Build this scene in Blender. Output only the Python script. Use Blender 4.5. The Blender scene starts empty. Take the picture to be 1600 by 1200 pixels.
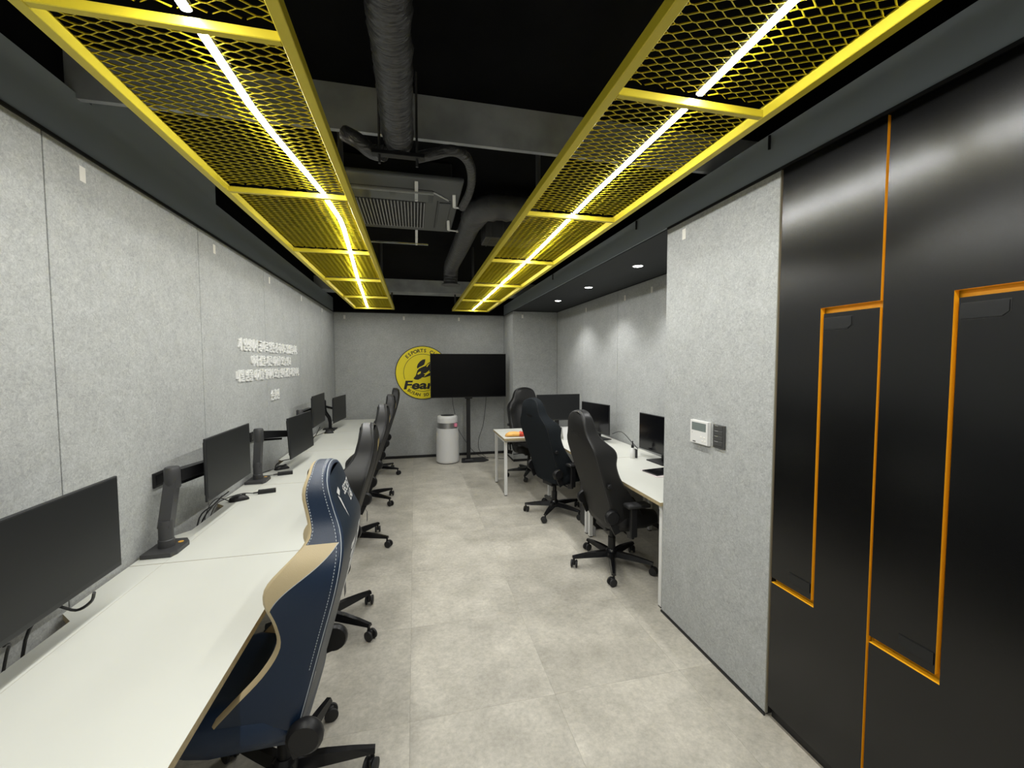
import bpy, bmesh, math, random
from mathutils import Vector, Matrix
random.seed(7)
PI = math.pi
scene = bpy.context.scene
col = scene.collection

# ------------------------------------------------------------------ camera
FPX = 650.0
Yc = Vector((-152, 33, -FPX)).normalized()
Zc = Vector((-50, 13900, FPX)); Zc = (Zc - Yc * Zc.dot(Yc)).normalized()
Xc = Yc.cross(Zc)
CAM = Vector((0, 0, 1.65))
M3 = Matrix((Xc, Yc, Zc))              # camera space -> room space
camd = bpy.data.cameras.new('camera')
camd.sensor_width = 36.0
camd.lens = 36.0 * FPX / 1600.0
camd.clip_start = 0.02
cam = bpy.data.objects.new('camera', camd)
cam.matrix_world = Matrix.Translation(CAM) @ M3.to_4x4()
col.objects.link(cam)
scene.camera = cam

# ------------------------------------------------------------------ world, exposure
w = bpy.data.worlds.new('world'); scene.world = w
w.use_nodes = True
w.node_tree.nodes['Background'].inputs[0].default_value = (0.5, 0.55, 0.6, 1)
w.node_tree.nodes['Background'].inputs[1].default_value = 0.02
scene.view_settings.view_transform = 'Standard'
scene.view_settings.look = 'None'
scene.view_settings.gamma = 1.0
scene.view_settings.use_curve_mapping = False
scene.view_settings.exposure = 0.0
LED_STRENGTH = 146.0
DOWNLIGHT_W = 40.0

# ------------------------------------------------------------------ room measures
XL, XR, XA = -1.29, 1.57, 2.335      # felt wall, partition / locker face, alcove wall
YB, YF = 7.38, -1.6                  # back wall, wall behind the camera
YP = 6.66                            # pier front
ZS, ZC = 2.50, 2.90                  # felt top, slab
ZD = 0.73                            # desk top

# ------------------------------------------------------------------ materials
MATS = {}
def srgb(r, g, b):
    f = lambda c: c / 12.92 if c <= 0.04045 else ((c + 0.055) / 1.055) ** 2.4
    return (f(r / 255), f(g / 255), f(b / 255), 1)
def mat(name, color, rough=0.5, metal=0.0, spec=0.5, noise=None, bump=None, emit=None, rand=0.0, coat=0.0, bdist=0.002, stretch=None):
    """noise=(scale, amount, detail) varies colour; bump=(scale, strength)"""
    m = bpy.data.materials.new(name); m.use_nodes = True
    nt = m.node_tree; b = nt.nodes['Principled BSDF']
    b.inputs['Base Color'].default_value = color
    b.inputs['Roughness'].default_value = rough
    b.inputs['Metallic'].default_value = metal
    b.inputs['Specular IOR Level'].default_value = spec
    b.inputs['Coat Weight'].default_value = coat
    if emit:
        b.inputs['Emission Color'].default_value = emit[0]
        b.inputs['Emission Strength'].default_value = emit[1]
    tc = nt.nodes.new('ShaderNodeTexCoord')
    if noise:
        n = nt.nodes.new('ShaderNodeTexNoise')
        n.inputs['Scale'].default_value = noise[0]
        n.inputs['Detail'].default_value = noise[2]
        nt.links.new(tc.outputs['Object'], n.inputs['Vector'])
        r = nt.nodes.new('ShaderNodeMapRange')
        r.inputs[1].default_value = 0.3; r.inputs[2].default_value = 0.7
        r.inputs[3].default_value = 1 - noise[1]; r.inputs[4].default_value = 1 + noise[1]
        nt.links.new(n.outputs['Fac'], r.inputs[0])
        mx = nt.nodes.new('ShaderNodeVectorMath'); mx.operation = 'SCALE'
        mx.inputs[0].default_value = color[:3]
        nt.links.new(r.outputs[0], mx.inputs['Scale'])
        nt.links.new(mx.outputs[0], b.inputs['Base Color'])
    if bump:
        n2 = nt.nodes.new('ShaderNodeTexNoise')
        n2.inputs['Scale'].default_value = bump[0]; n2.inputs['Detail'].default_value = 3
        if stretch:
            mp = nt.nodes.new('ShaderNodeMapping'); mp.inputs['Scale'].default_value = stretch; mp.inputs['Rotation'].default_value = (0, 0, .35)
            nt.links.new(tc.outputs['Object'], mp.inputs['Vector']); nt.links.new(mp.outputs[0], n2.inputs['Vector'])
        else: nt.links.new(tc.outputs['Object'], n2.inputs['Vector'])
        bp = nt.nodes.new('ShaderNodeBump'); bp.inputs['Strength'].default_value = bump[1]
        bp.inputs['Distance'].default_value = bdist
        nt.links.new(n2.outputs['Fac'], bp.inputs['Height'])
        nt.links.new(bp.outputs[0], b.inputs['Normal'])
    MATS[name] = m
    return m

def felt(name, base):
    m = bpy.data.materials.new(name); m.use_nodes = True
    nt = m.node_tree; b = nt.nodes['Principled BSDF']
    b.inputs['Roughness'].default_value = 0.95
    b.inputs['Specular IOR Level'].default_value = 0.15
    tc = nt.nodes.new('ShaderNodeTexCoord')
    acc = None
    for sc, det, amt, dist in ((60, 4, 0.15, 1.2), (170, 3, 0.14, 1.5), (9, 2, 0.05, 0.3)):
        n = nt.nodes.new('ShaderNodeTexNoise')
        n.inputs['Scale'].default_value = sc; n.inputs['Detail'].default_value = det
        n.inputs['Distortion'].default_value = dist
        nt.links.new(tc.outputs['Object'], n.inputs['Vector'])
        r = nt.nodes.new('ShaderNodeMapRange')
        r.inputs[1].default_value = 0.3; r.inputs[2].default_value = 0.7
        r.inputs[3].default_value = 1 - amt; r.inputs[4].default_value = 1 + amt
        nt.links.new(n.outputs['Fac'], r.inputs[0])
        if acc is None: acc = r.outputs[0]
        else:
            q = nt.nodes.new('ShaderNodeMath'); q.operation = 'MULTIPLY'
            nt.links.new(acc, q.inputs[0]); nt.links.new(r.outputs[0], q.inputs[1]); acc = q.outputs[0]
    mx = nt.nodes.new('ShaderNodeVectorMath'); mx.operation = 'SCALE'
    mx.inputs[0].default_value = base[:3]
    nt.links.new(acc, mx.inputs['Scale'])
    nt.links.new(mx.outputs[0], b.inputs['Base Color'])
    MATS[name] = m

def floor_mat(name):
    m = bpy.data.materials.new(name); m.use_nodes = True
    nt = m.node_tree; b = nt.nodes['Principled BSDF']
    b.inputs['Roughness'].default_value = 0.42
    b.inputs['Specular IOR Level'].default_value = 0.35
    tc = nt.nodes.new('ShaderNodeTexCoord')
    oi = nt.nodes.new('ShaderNodeObjectInfo')
    off = nt.nodes.new('ShaderNodeVectorMath'); off.operation = 'ADD'
    sc3 = nt.nodes.new('ShaderNodeVectorMath'); sc3.operation = 'SCALE'
    sc3.inputs[0].default_value = (17, 31, 5)
    nt.links.new(oi.outputs['Random'], sc3.inputs['Scale'])
    nt.links.new(tc.outputs['Object'], off.inputs[0]); nt.links.new(sc3.outputs[0], off.inputs[1])
    n1 = nt.nodes.new('ShaderNodeTexNoise'); n1.inputs['Scale'].default_value = 3.2; n1.inputs['Detail'].default_value = 6
    n1.inputs['Roughness'].default_value = 0.62
    n2 = nt.nodes.new('ShaderNodeTexNoise'); n2.inputs['Scale'].default_value = 45; n2.inputs['Detail'].default_value = 5
    n2.inputs['Roughness'].default_value = 0.7
    for n in (n1, n2): nt.links.new(off.outputs[0], n.inputs['Vector'])
    cr = nt.nodes.new('ShaderNodeValToRGB')
    cr.color_ramp.elements[0].position = 0.32; cr.color_ramp.elements[0].color = (0.360, 0.340, 0.290, 1)
    cr.color_ramp.elements[1].position = 0.68; cr.color_ramp.elements[1].color = (0.540, 0.510, 0.440, 1)
    nt.links.new(n1.outputs['Fac'], cr.inputs[0])
    r = nt.nodes.new('ShaderNodeMapRange')
    r.inputs[1].default_value = 0.3; r.inputs[2].default_value = 0.7; r.inputs[3].default_value = 0.84; r.inputs[4].default_value = 1.16
    nt.links.new(n2.outputs['Fac'], r.inputs[0])
    r2 = nt.nodes.new('ShaderNodeMapRange')
    r2.inputs[3].default_value = 0.95; r2.inputs[4].default_value = 1.05
    nt.links.new(oi.outputs['Random'], r2.inputs[0])
    q = nt.nodes.new('ShaderNodeMath'); q.operation = 'MULTIPLY'
    nt.links.new(r.outputs[0], q.inputs[0]); nt.links.new(r2.outputs[0], q.inputs[1])
    mx = nt.nodes.new('ShaderNodeVectorMath'); mx.operation = 'SCALE'
    nt.links.new(cr.outputs[0], mx.inputs[0]); nt.links.new(q.outputs[0], mx.inputs['Scale'])
    nt.links.new(mx.outputs[0], b.inputs['Base Color'])
    MATS[name] = m

felt('felt', (0.395, 0.405, 0.398, 1))
floor_mat('vinyl')
mat('felt_edge', (0.23, 0.23, 0.19, 1), 0.8)
mat('joint', (0.03, 0.03, 0.03, 1), 0.9)
mat('slab_black', (0.005, 0.0052, 0.0058, 1), 0.9, spec=0.05, noise=(3, .25, 3), bump=(25, .3))
mat('beam_grey', (0.33, 0.345, 0.355, 1), 0.85, spec=0.2, noise=(6, .2, 5), bump=(18, .4))
mat('bulkhead', (0.28, 0.315, 0.335, 1), 0.6, spec=0.3)
mat('alcove_ceiling', (0.014, 0.016, 0.018, 1), 0.7)
mat('trim_black', (0.006, 0.006, 0.007, 1), 0.5)
mat('yellow', (0.66, 0.54, 0.035, 1), 0.42, spec=0.4)
mat('yellow_mesh', (0.70, 0.58, 0.022, 1), 0.40, spec=0.4)
# strip emission is set lower bay by bay to darken the back end
LED_RUN = (1.0, 1.0, 1.0, 1.0, 0.88, 0.62, 0.42)
for _k, _v in enumerate(LED_RUN): mat('led_%d' % _k, (1, 1, 1, 1), 0.5, emit=((0.975, 0.975, 0.945, 1), LED_STRENGTH * _v))
mat('downlight', (1, 1, 1, 1), 0.5, emit=((1, 0.98, 0.95, 1), 25))
mat('white_plastic', (0.72, 0.72, 0.70, 1), 0.4)
mat('white_metal', (0.74, 0.74, 0.72, 1), 0.35)
mat('desk_white', (0.635, 0.64, 0.585, 1), 0.38, spec=0.35, noise=(4, .012, 2))
mat('desk_edge', (0.40, 0.32, 0.18, 1), 0.55, noise=(60, .12, 2))
mat('black_plastic', (0.009, 0.009, 0.010, 1), 0.45, spec=0.4)
mat('black_gloss', (0.006, 0.006, 0.007, 1), 0.25)
mat('graphite', (0.040, 0.040, 0.042, 1), 0.45)
mat('screen', (0.010, 0.011, 0.012, 1), 0.42, spec=0.35)
mat('screen_gloss', (0.003, 0.003, 0.004, 1), 0.14, spec=0.45)
mat('tv_screen', (0.0015, 0.0015, 0.002, 1), 0.35, spec=0.12)
mat('bezel', (0.016, 0.017, 0.018, 1), 0.5)
mat('locker_black', (0.0022, 0.0023, 0.0025, 1), 0.23, spec=0.50, bump=(260, .06))
mat('locker_plate', (0.008, 0.0085, 0.009, 1), 0.32, spec=0.4)
mat('orange', (0.86, 0.45, 0.012, 1), 0.5)
mat('leather_black', (0.013, 0.0128, 0.013, 1), 0.42, spec=0.38, bump=(420, .25))
mat('leather_back', (0.010, 0.0098, 0.0096, 1), 0.55, spec=0.25, bump=(420, .25))
mat('fabric_black', (0.015, 0.018, 0.021, 1), 0.95, spec=0.1, noise=(300, .3, 2), bump=(400, .5))
mat('leather_navy', (0.006, 0.019, 0.048, 1), 0.38, spec=0.5, bump=(420, .25))
mat('leather_navy_back', (0.008, 0.019, 0.036, 1), 0.42, spec=0.45, bump=(420, .25))
mat('leather_beige', (0.52, 0.42, 0.25, 1), 0.5, bump=(420, .25))
mat('stitch', (0.42, 0.46, 0.50, 1), 0.7)
mat('stitch_dark', (0.05, 0.05, 0.05, 1), 0.6)
mat('logo_white', (0.75, 0.75, 0.74, 1), 0.5)
mat('logo_gold', (0.55, 0.42, 0.16, 1), 0.4)
mat('logo_dark', (0.004, 0.004, 0.004, 1), 0.5)
mat('chrome', (0.6, 0.6, 0.6, 1), 0.2, metal=1.0)
mat('rubber', (0.014, 0.014, 0.015, 1), 0.6)
mat('silver', (0.45, 0.45, 0.45, 1), 0.35, metal=0.8)
mat('purifier_white', (0.70, 0.70, 0.69, 1), 0.4)
mat('pink', (0.75, 0.22, 0.33, 1), 0.5)
mat('sign_yellow', (0.92, 0.76, 0.010, 1), 0.45)
mat('sign_black', (0.006, 0.006, 0.006, 1), 0.5)
mat('letter_white', (0.86, 0.86, 0.84, 1), 0.45)
mat('sticker', (0.78, 0.76, 0.70, 1), 0.7)
mat('lcd', (0.17, 0.20, 0.19, 1), 0.25)
mat('button_grey', (0.42, 0.43, 0.42, 1), 0.5)
mat('switch_dark', (0.055, 0.056, 0.055, 1), 0.45)
mat('tape_black', (0.055, 0.055, 0.056, 1), 0.30, spec=0.6, bump=(9, 1.0), bdist=.02, stretch=(1.2, 7, 1.2))
mat('duct_dark', (0.060, 0.060, 0.061, 1), 0.38, spec=0.5, bump=(8, .8), bdist=.01, stretch=(1, 4, 1))
mat('ac_panel', (0.085, 0.090, 0.092, 1), 0.5)
mat('ac_dark', (0.004, 0.004, 0.004, 1), 0.7)
mat('ac_grille', (0.42, 0.43, 0.43, 1), 0.5)
mat('rod_grey', (0.07, 0.07, 0.07, 1), 0.5, metal=0.5)
mat('snack_orange', (0.85, 0.45, 0.11, 1), 0.4, noise=(30, .15, 2))
mat('snack_red', (0.65, 0.07, 0.03, 1), 0.4)
mat('paper', (0.75, 0.75, 0.74, 1), 0.7)
mat('paper_pink', (0.70, 0.62, 0.62, 1), 0.7)
mat('arm_badge', (0.70, 0.38, 0.06, 1), 0.4)
mat('tag_grey', (0.10, 0.10, 0.105, 1), 0.6)
ac = bpy.data.materials.new('acrylic'); ac.use_nodes = True
_b = ac.node_tree.nodes['Principled BSDF']
_b.inputs['Base Color'].default_value = (0.95, 0.97, 0.97, 1); _b.inputs['Roughness'].default_value = 0.03
_b.inputs['Transmission Weight'].default_value = 1.0; _b.inputs['IOR'].default_value = 1.15
MATS['acrylic'] = ac

# ------------------------------------------------------------------ mesh helpers
class MB:
    def __init__(s): s.v = []; s.f = []; s.m = []
    def add(s, vs, fs, mi=0):
        o = len(s.v); s.v += [tuple(v) for v in vs]
        s.f += [tuple(i + o for i in f) for f in fs]; s.m += [mi] * len(fs)
        return s
    def box(s, x0, x1, y0, y1, z0, z1, mi=0):
        vs = [(x, y, z) for x in (x0, x1) for y in (y0, y1) for z in (z0, z1)]
        return s.add(vs, [(0, 1, 3, 2), (4, 6, 7, 5), (0, 4, 5, 1), (2, 3, 7, 6), (0, 2, 6, 4), (1, 5, 7, 3)], mi)
    def rbox(s, x0, x1, y0, y1, z0, z1, r=0.004, seg=2, mi=0):
        bm = bmesh.new(); bmesh.ops.create_cube(bm, size=1)
        for v in bm.verts:
            v.co = Vector(((x0 + x1) / 2 + v.co.x * (x1 - x0), (y0 + y1) / 2 + v.co.y * (y1 - y0), (z0 + z1) / 2 + v.co.z * (z1 - z0)))
        bmesh.ops.bevel(bm, geom=bm.edges[:], offset=r, segments=seg, affect='EDGES', profile=0.5)
        bm.verts.index_update()
        s.add([v.co for v in bm.verts], [[v.index for v in f.verts] for f in bm.faces], mi); bm.free(); return s
    def bar(s, a, b, wx, wz, up=(0, 0, 1), mi=0, taper=1.0):
        a, b = Vector(a), Vector(b); d = (b - a).normalized(); up = Vector(up)
        if abs(d.dot(up)) > 0.98: up = Vector((1, 0, 0))
        sx = d.cross(up).normalized(); su = sx.cross(d)
        vs = []
        for p, k in ((a, 1), (b, taper)):
            for i, j in ((-1, -1), (1, -1), (1, 1), (-1, 1)):
                vs.append(p + sx * (i * wx / 2 * k) + su * (j * wz / 2 * k))
        return s.add(vs, [(0, 1, 2, 3), (7, 6, 5, 4), (0, 4, 5, 1), (1, 5, 6, 2), (2, 6, 7, 3), (3, 7, 4, 0)], mi)
    def tube(s, pts, r, n=10, cap=True, mi=0):
        pts = [Vector(p) for p in pts]; rs = r if isinstance(r, (list, tuple)) else [r] * len(pts)
        prev = None; rings = []
        for i, p in enumerate(pts):
            d = (pts[min(i + 1, len(pts) - 1)] - pts[max(i - 1, 0)]).normalized()
            if prev is None:
                u = Vector((0, 0, 1)) if abs(d.z) < 0.9 else Vector((1, 0, 0))
                a = d.cross(u).normalized()
            else:
                a = (prev - d * prev.dot(d)).normalized()
            prev = a; b = d.cross(a)
            rings.append([p + (a * math.cos(2 * PI * k / n) + b * math.sin(2 * PI * k / n)) * rs[i] for k in range(n)])
        vs = [v for rg in rings for v in rg]; fs = []
        for i in range(len(pts) - 1):
            for k in range(n):
                fs.append((i * n + k, i * n + (k + 1) % n, (i + 1) * n + (k + 1) % n, (i + 1) * n + k))
        if cap:
            fs.append(tuple(range(n - 1, -1, -1))); fs.append(tuple((len(pts) - 1) * n + k for k in range(n)))
        return s.add(vs, fs, mi)
    def lathe(s, prof, c=(0, 0, 0), n=28, axis='Z', mi=0):
        vs = []; fs = []
        for (r, h) in prof:
            for k in range(n):
                a = 2 * PI * k / n; x, y = r * math.cos(a), r * math.sin(a)
                p = {'Z': (x, y, h), 'X': (h, x, y), 'Y': (x, h, y)}[axis]
                vs.append((p[0] + c[0], p[1] + c[1], p[2] + c[2]))
        for i in range(len(prof) - 1):
            for k in range(n):
                fs.append((i * n + k, i * n + (k + 1) % n, (i + 1) * n + (k + 1) % n, (i + 1) * n + k))
        fs.append(tuple(range(n - 1, -1, -1))); fs.append(tuple((len(prof) - 1) * n + k for k in range(n)))
        return s.add(vs, fs, mi)
    def prism(s, poly, fn, d0, d1, mi=0):
        """poly of 2D points, fn(u, v, d) -> 3D, extruded between d0 and d1"""
        n = len(poly)
        vs = [fn(u, v, d0) for u, v in poly] + [fn(u, v, d1) for u, v in poly]
        fs = [tuple(range(n - 1, -1, -1)), tuple(range(n, 2 * n))]
        fs += [(i, (i + 1) % n, n + (i + 1) % n, n + i) for i in range(n)]
        return s.add(vs, fs, mi)
    def build(s, name, mats, parent=None, smooth=False, loc=None, recalc=True):
        me = bpy.data.meshes.new(name); me.from_pydata(s.v, [], s.f)
        if isinstance(mats, str): mats = [mats]
        for m in mats: me.materials.append(MATS[m])
        for p, mi in zip(me.polygons, s.m): p.material_index = mi
        if recalc:
            bm = bmesh.new(); bm.from_mesh(me); bmesh.ops.recalc_face_normals(bm, faces=bm.faces[:]); bm.to_mesh(me); bm.free()
        if smooth:
            for p in me.polygons: p.use_smooth = True
            if smooth is not True: me.set_sharp_from_angle(angle=math.radians(smooth))
        o = bpy.data.objects.new(name, me); col.objects.link(o)
        if parent: o.parent = parent
        if loc: o.location = loc
        return o

def tag(o, label, cat, group=None, kind=None):
    o['label'] = label; o['category'] = cat
    if group: o['group'] = group
    if kind: o['kind'] = kind
    return o
def thing(name, loc, label, cat, group=None, rz=0.0):
    o = bpy.data.objects.new(name, None); o.empty_display_size = 0.05
    col.objects.link(o); o.location = loc; o.rotation_euler = (0, 0, rz)
    return tag(o, label, cat, group)
def structure(o):
    o['kind'] = 'structure'; return o
def share(src, name, parent, loc=(0, 0, 0), rz=0):
    o = bpy.data.objects.new(name, src.data); col.objects.link(o); o.parent = parent
    o.location = loc; o.rotation_euler = (0, 0, rz); return o
def copy_tree(o, parent=None):
    c = o.copy(); col.objects.link(c); c.parent = parent
    for ch in [x for x in col.objects if x.parent == o]: copy_tree(ch, c)
    return c
def text_mesh(body, size, extrude=0.0, shear=0.0, bold=0.0, align='CENTER', sx=1.0):
    cu = bpy.data.curves.new('t', 'FONT'); cu.body = body; cu.size = size; cu.extrude = extrude
    cu.shear = shear; cu.offset = bold; cu.align_x = align; cu.align_y = 'CENTER'; cu.resolution_u = 3
    o = bpy.data.objects.new('t', cu); col.objects.link(o)
    dg = bpy.context.evaluated_depsgraph_get(); dg.update()
    me = bpy.data.meshes.new_from_object(o.evaluated_get(dg))
    vs = [(v.co.x * sx, v.co.y, v.co.z) for v in me.vertices]; fs = [tuple(p.vertices) for p in me.polygons]
    bpy.data.objects.remove(o); bpy.data.curves.remove(cu); bpy.data.meshes.remove(me)
    return vs, fs

# ================================================================== ROOM SHELL
# floor: recessed base with separate vinyl tiles
fl = structure(MB().box(XL - .1, XA + .1, YF - .1, YB + .1, -0.10, -0.003).build('floor', 'joint'))
TS = 0.702
tile = None
ix0, ix1 = -2, 3
for i in range(ix0, ix1 + 1):
    for j in range(-5, 8):
        x0, x1 = max(-.045 + i * TS, XL), min(-.045 + (i + 1) * TS, XA)
        y0, y1 = max(1.89 + j * TS, YF), min(1.89 + (j + 1) * TS, YB)
        if x1 - x0 < .02 or y1 - y0 < .02: continue
        full = abs(x1 - x0 - TS) < 1e-4 and abs(y1 - y0 - TS) < 1e-4
        if full and tile:
            share(tile, 'floor_tile', fl, (x0, y0, 0)); continue
        g = 0.0003
        o = MB().box(g, x1 - x0 - g, g, y1 - y0 - g, -0.003, 0).build('floor_tile', 'vinyl', fl, loc=(x0, y0, 0))
        if full: tile = o

# ceiling slab with beams and dropped bulkheads
ce = structure(MB().box(XL - .25, XA + .1, YF - .1, YB + .1, ZC, ZC + .12).build('ceiling', 'slab_black'))
MB().box(XL - .25, XA + .1, 2.05, 2.075, 2.70, ZC).build('beam', 'beam_grey', ce)
MB().box(XL - .25, XA + .1, 6.50, 6.80, 2.715, ZC).build('beam', 'beam_grey', ce)
MB().box(XR, XA + .1, YF, YB, ZS, 2.672).build('bulkhead', 'bulkhead', ce)
MB().box(XR + .012, XA, YF, YB, ZS - .006, ZS).build('soffit', 'alcove_ceiling', ce)
MB().box(XL - .25, XL, YF, YB, ZS, 2.72).build('bulkhead', 'bulkhead', ce)
MB().box(XL - .25, XL - .004, 2.14, 3.25, 2.72, ZC).build('bulkhead', 'bulkhead', ce)
MB().box(XL - .25, XL - .03, YF, 2.04, 2.72, ZC).build('upper_wall', 'slab_black', ce)
MB().box(XL - .25, XL - .10, 3.25, YB, 2.72, ZC).build('upper_wall', 'slab_black', ce)
MB().box(XL - .25, XA, YB - .02, YB + .1, ZS, ZC).build('upper_wall', 'slab_black', ce)
MB().box(XL - .25, XA, YF - .1, YF + .02, ZS, ZC).build('upper_wall', 'slab_black', ce)
MB().box(XR + .35, XA + .1, YF, YB, 2.672, ZC).build('upper_wall', 'slab_black', ce)
# screw heads under the right bulkhead edge
for yy in (1.60, 2.75, 4.6):
    MB().tube([(XR - .012, yy, 2.66), (XR - .012, yy, 2.60)], .006, 6).build('hanger_hook', 'black_plastic', ce)

def felt_wall(name, backing, panels, axis, face, z0=0.045, z1=2.486, thick=0.012, tags=(), tag_z=2.41):
    """backing box args; panels = list of edges along the wall; face = coordinate of the felt face, sign of normal"""
    wl = structure(MB().box(*backing).build(name, 'joint'))
    f, sgn = face
    for a, b in zip(panels[:-1], panels[1:]):
        g = 0.0026
        lo, hi = sorted((f, f - sgn * thick))
        if axis == 'Y': p = MB().rbox(lo, hi, a + g, b - g, z0, z1, .0012, 1)
        else: p = MB().rbox(a + g, b - g, lo, hi, z0, z1, .0012, 1)
        p = p.build('felt_panel', 'felt', wl)
        for t in tags:
            if a <= t < b:
                l2, h2 = sorted((f + sgn * .0002, f + sgn * .0012))
                w2, hh = .016, .030
                q = MB()
                if axis == 'Y': q.box(l2, h2, t - w2, t + w2, tag_z - hh, tag_z + hh)
                else: q.box(t - w2, t + w2, l2, h2, tag_z - hh, tag_z + hh)
                q.build('paper_tag', 'sticker', p)
    return wl
PY = [YF, -.37, .755, 1.877, 2.975, 4.12, 5.26, 6.38, YB]
felt_wall('wall_left', (XL - .25, XL - .011, YF - .1, YB + .1, -.1, ZS), PY, 'Y', (XL, 1), tags=(2.06, 3.19, 4.27, 5.38, 6.5))
felt_wall('wall_back', (XL - .25, XA + .1, YB - .004, YB + .12, -.1, ZS), [XL, XR + .002], 'X', (YB - .015, -1), tags=(-1.12, -.17, .765))
# pier at the back of the alcove
pier = structure(MB().box(XR + .012, XA + .1, YP + .012, YB - .004, -.1, ZS).build('wall_pier', 'joint'))
MB().rbox(XR, XR + .012, YP, YB - .016, .045, 2.486, .0012, 1).build('felt_panel', 'felt', pier)
_p = MB().rbox(XR + .0125, XA - .001, YP, YP + .012, .045, 2.486, .0012, 1).build('felt_panel', 'felt', pier)
MB().box(1.72, 1.748, YP - .0012, YP - .0002, 2.38, 2.435).build('paper_tag', 'sticker', _p)
# alcove wall
felt_wall('wall_right', (XA + .011, XA + .2, 2.38, YB + .1, -.1, ZS), [2.386, 3.47, 4.52, 5.57, YP - .001], 'Y', (XA, -1), tags=(3.8, 4.35, 5.45), tag_z=2.38)
# partition block beside the lockers
pt = structure(MB().box(XR + .012, XA + .2, 1.552, 2.375, -.1, ZS).build('wall_partition', 'joint'))
_p = MB().rbox(XR, XR + .0115, 1.548, 2.385, .015, 2.486, .0012, 1).build('felt_panel', 'felt', pt)
MB().box(XR - .0012, XR - .0002, 2.20, 2.232, 2.38, 2.44).build('paper_tag', 'sticker', _p)
MB().rbox(XR + .012, XA - .001, 2.3755, 2.385, .015, 2.486, .0012, 1).build('felt_panel', 'felt', pt)
MB().box(XR - .001, XR + .012, 1.5425, 1.5465, .015, 2.486).build('edge_strip', 'felt_edge', pt)
# wall behind the camera and the wall past the lockers
felt_wall('wall_front', (XL - .25, XA + .1, YF - .2, YF + .004, -.1, ZS), [XL, -.1, 1.1, XR], 'X', (YF + .015, 1))
structure(MB().box(XR + .03, XA + .2, YF, .28, -.1, ZS).build('wall_right_rear', 'locker_black'))
# baseboards and shadow trims
structure(MB().box(XL, XR, YB - .024, YB - .0155, 0, .044).build('baseboard_back', 'trim_black'))
structure(MB().box(XL, XL + .008, YF + .02, YB - .03, 0, .044).build('baseboard_left', 'trim_black'))
structure(MB().box(XR - .006, XR + .0, 1.545, 2.385, 0, .014).build('baseboard_right', 'trim_black'))
structure(MB().box(XA - .008, XA, 2.39, YP - .002, 0, .044).build('baseboard_alcove', 'trim_black'))
structure(MB().box(XL + .0005, XL + .006, YF + .02, YB - .03, 2.4865, 2.4995).build('trim_1', 'trim_black'))
structure(MB().box(XL + .01, XR - .005, YB - .024, YB - .0155, 2.4865, 2.4995).build('trim_2', 'trim_black'))
structure(MB().box(XR - .004, XR, .285, 2.385, 2.4865, 2.4995).build('trim_3', 'trim_black'))

# ================================================================== LOCKERS
def locker(y1, y0, label):
    """Z-lockers: two interlocking L-shaped doors; y1 far side, y0 near side"""
    t = thing('locker', (XR, (y0 + y1) / 2, 0), label, 'locker', 'tall lockers beside the felt partition')
    c = (y0 + y1) / 2
    zt0, zt1, zb0, zb1 = 1.838, 1.862, .648, .672
    ym = c + (y1 - y0) * .012 + .0
    gap = .0065
    MB().box(.030, .55, y0 - c + .001, y1 - c - .001, .06, 2.486).build('body', 'orange', t)
    MB().box(.028, .50, y0 - c + .001, y1 - c - .001, 0.0, .06).build('plinth', 'trim_black', t)
    a, b = y0 - c + .0045, y1 - c - .0045; m = ym - c
    fn = lambda y, z, x: (x, y, z)
    up = [(b, 2.483), (a, 2.483), (a, zt1), (m + gap, zt1), (m + gap, zb1), (b, zb1)]
    lo = [(a, .062), (b, .062), (b, zb0), (m - gap, zb0), (m - gap, zt0), (a, zt0)]
    def door(poly):
        q = MB().prism(poly, fn, 0.0, .020); q.m = [0, 0] + [1] * (len(q.f) - 2)      # orange edge band
        return q.build('door', ['locker_black', 'orange'], t)
    d1, d2 = door(up), door(lo)
    # pull plates: chamfered flaps let into the doors, each with a dark groove
    def pull(par, ys, s, z0, z1):
        L = .105 if s < 0 else .095
        pl = [(ys, z1), (ys + s * L, z1), (ys + s * L, z0 + .012), (ys + s * (L - .014), z0), (ys, z0)]
        g = [(ys, z1 + .0035), (ys + s * (L + .0035), z1 + .0035), (ys + s * (L + .0035), z0 + .0105), (ys + s * (L - .0125), z0 - .0035), (ys, z0 - .0035)]
        MB().prism(g, fn, -.0006, .001).build('pull_groove', 'logo_dark', par)
        MB().prism(pl, fn, -.003, .001).build('pull_plate', 'locker_plate', par)
    pull(d2, m - gap - .004, -1, 1.775, 1.818)
    pull(d1, m + gap + .004, 1, .700, .738)
    return t
locker(1.537, 1.118, 'tall black locker with orange gaps, touching the grey felt partition')
locker(1.118, .699, 'tall black locker with orange gaps, one away from the felt partition')
locker(.699, .280, 'tall black locker with orange gaps, two away from the felt partition')

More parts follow.
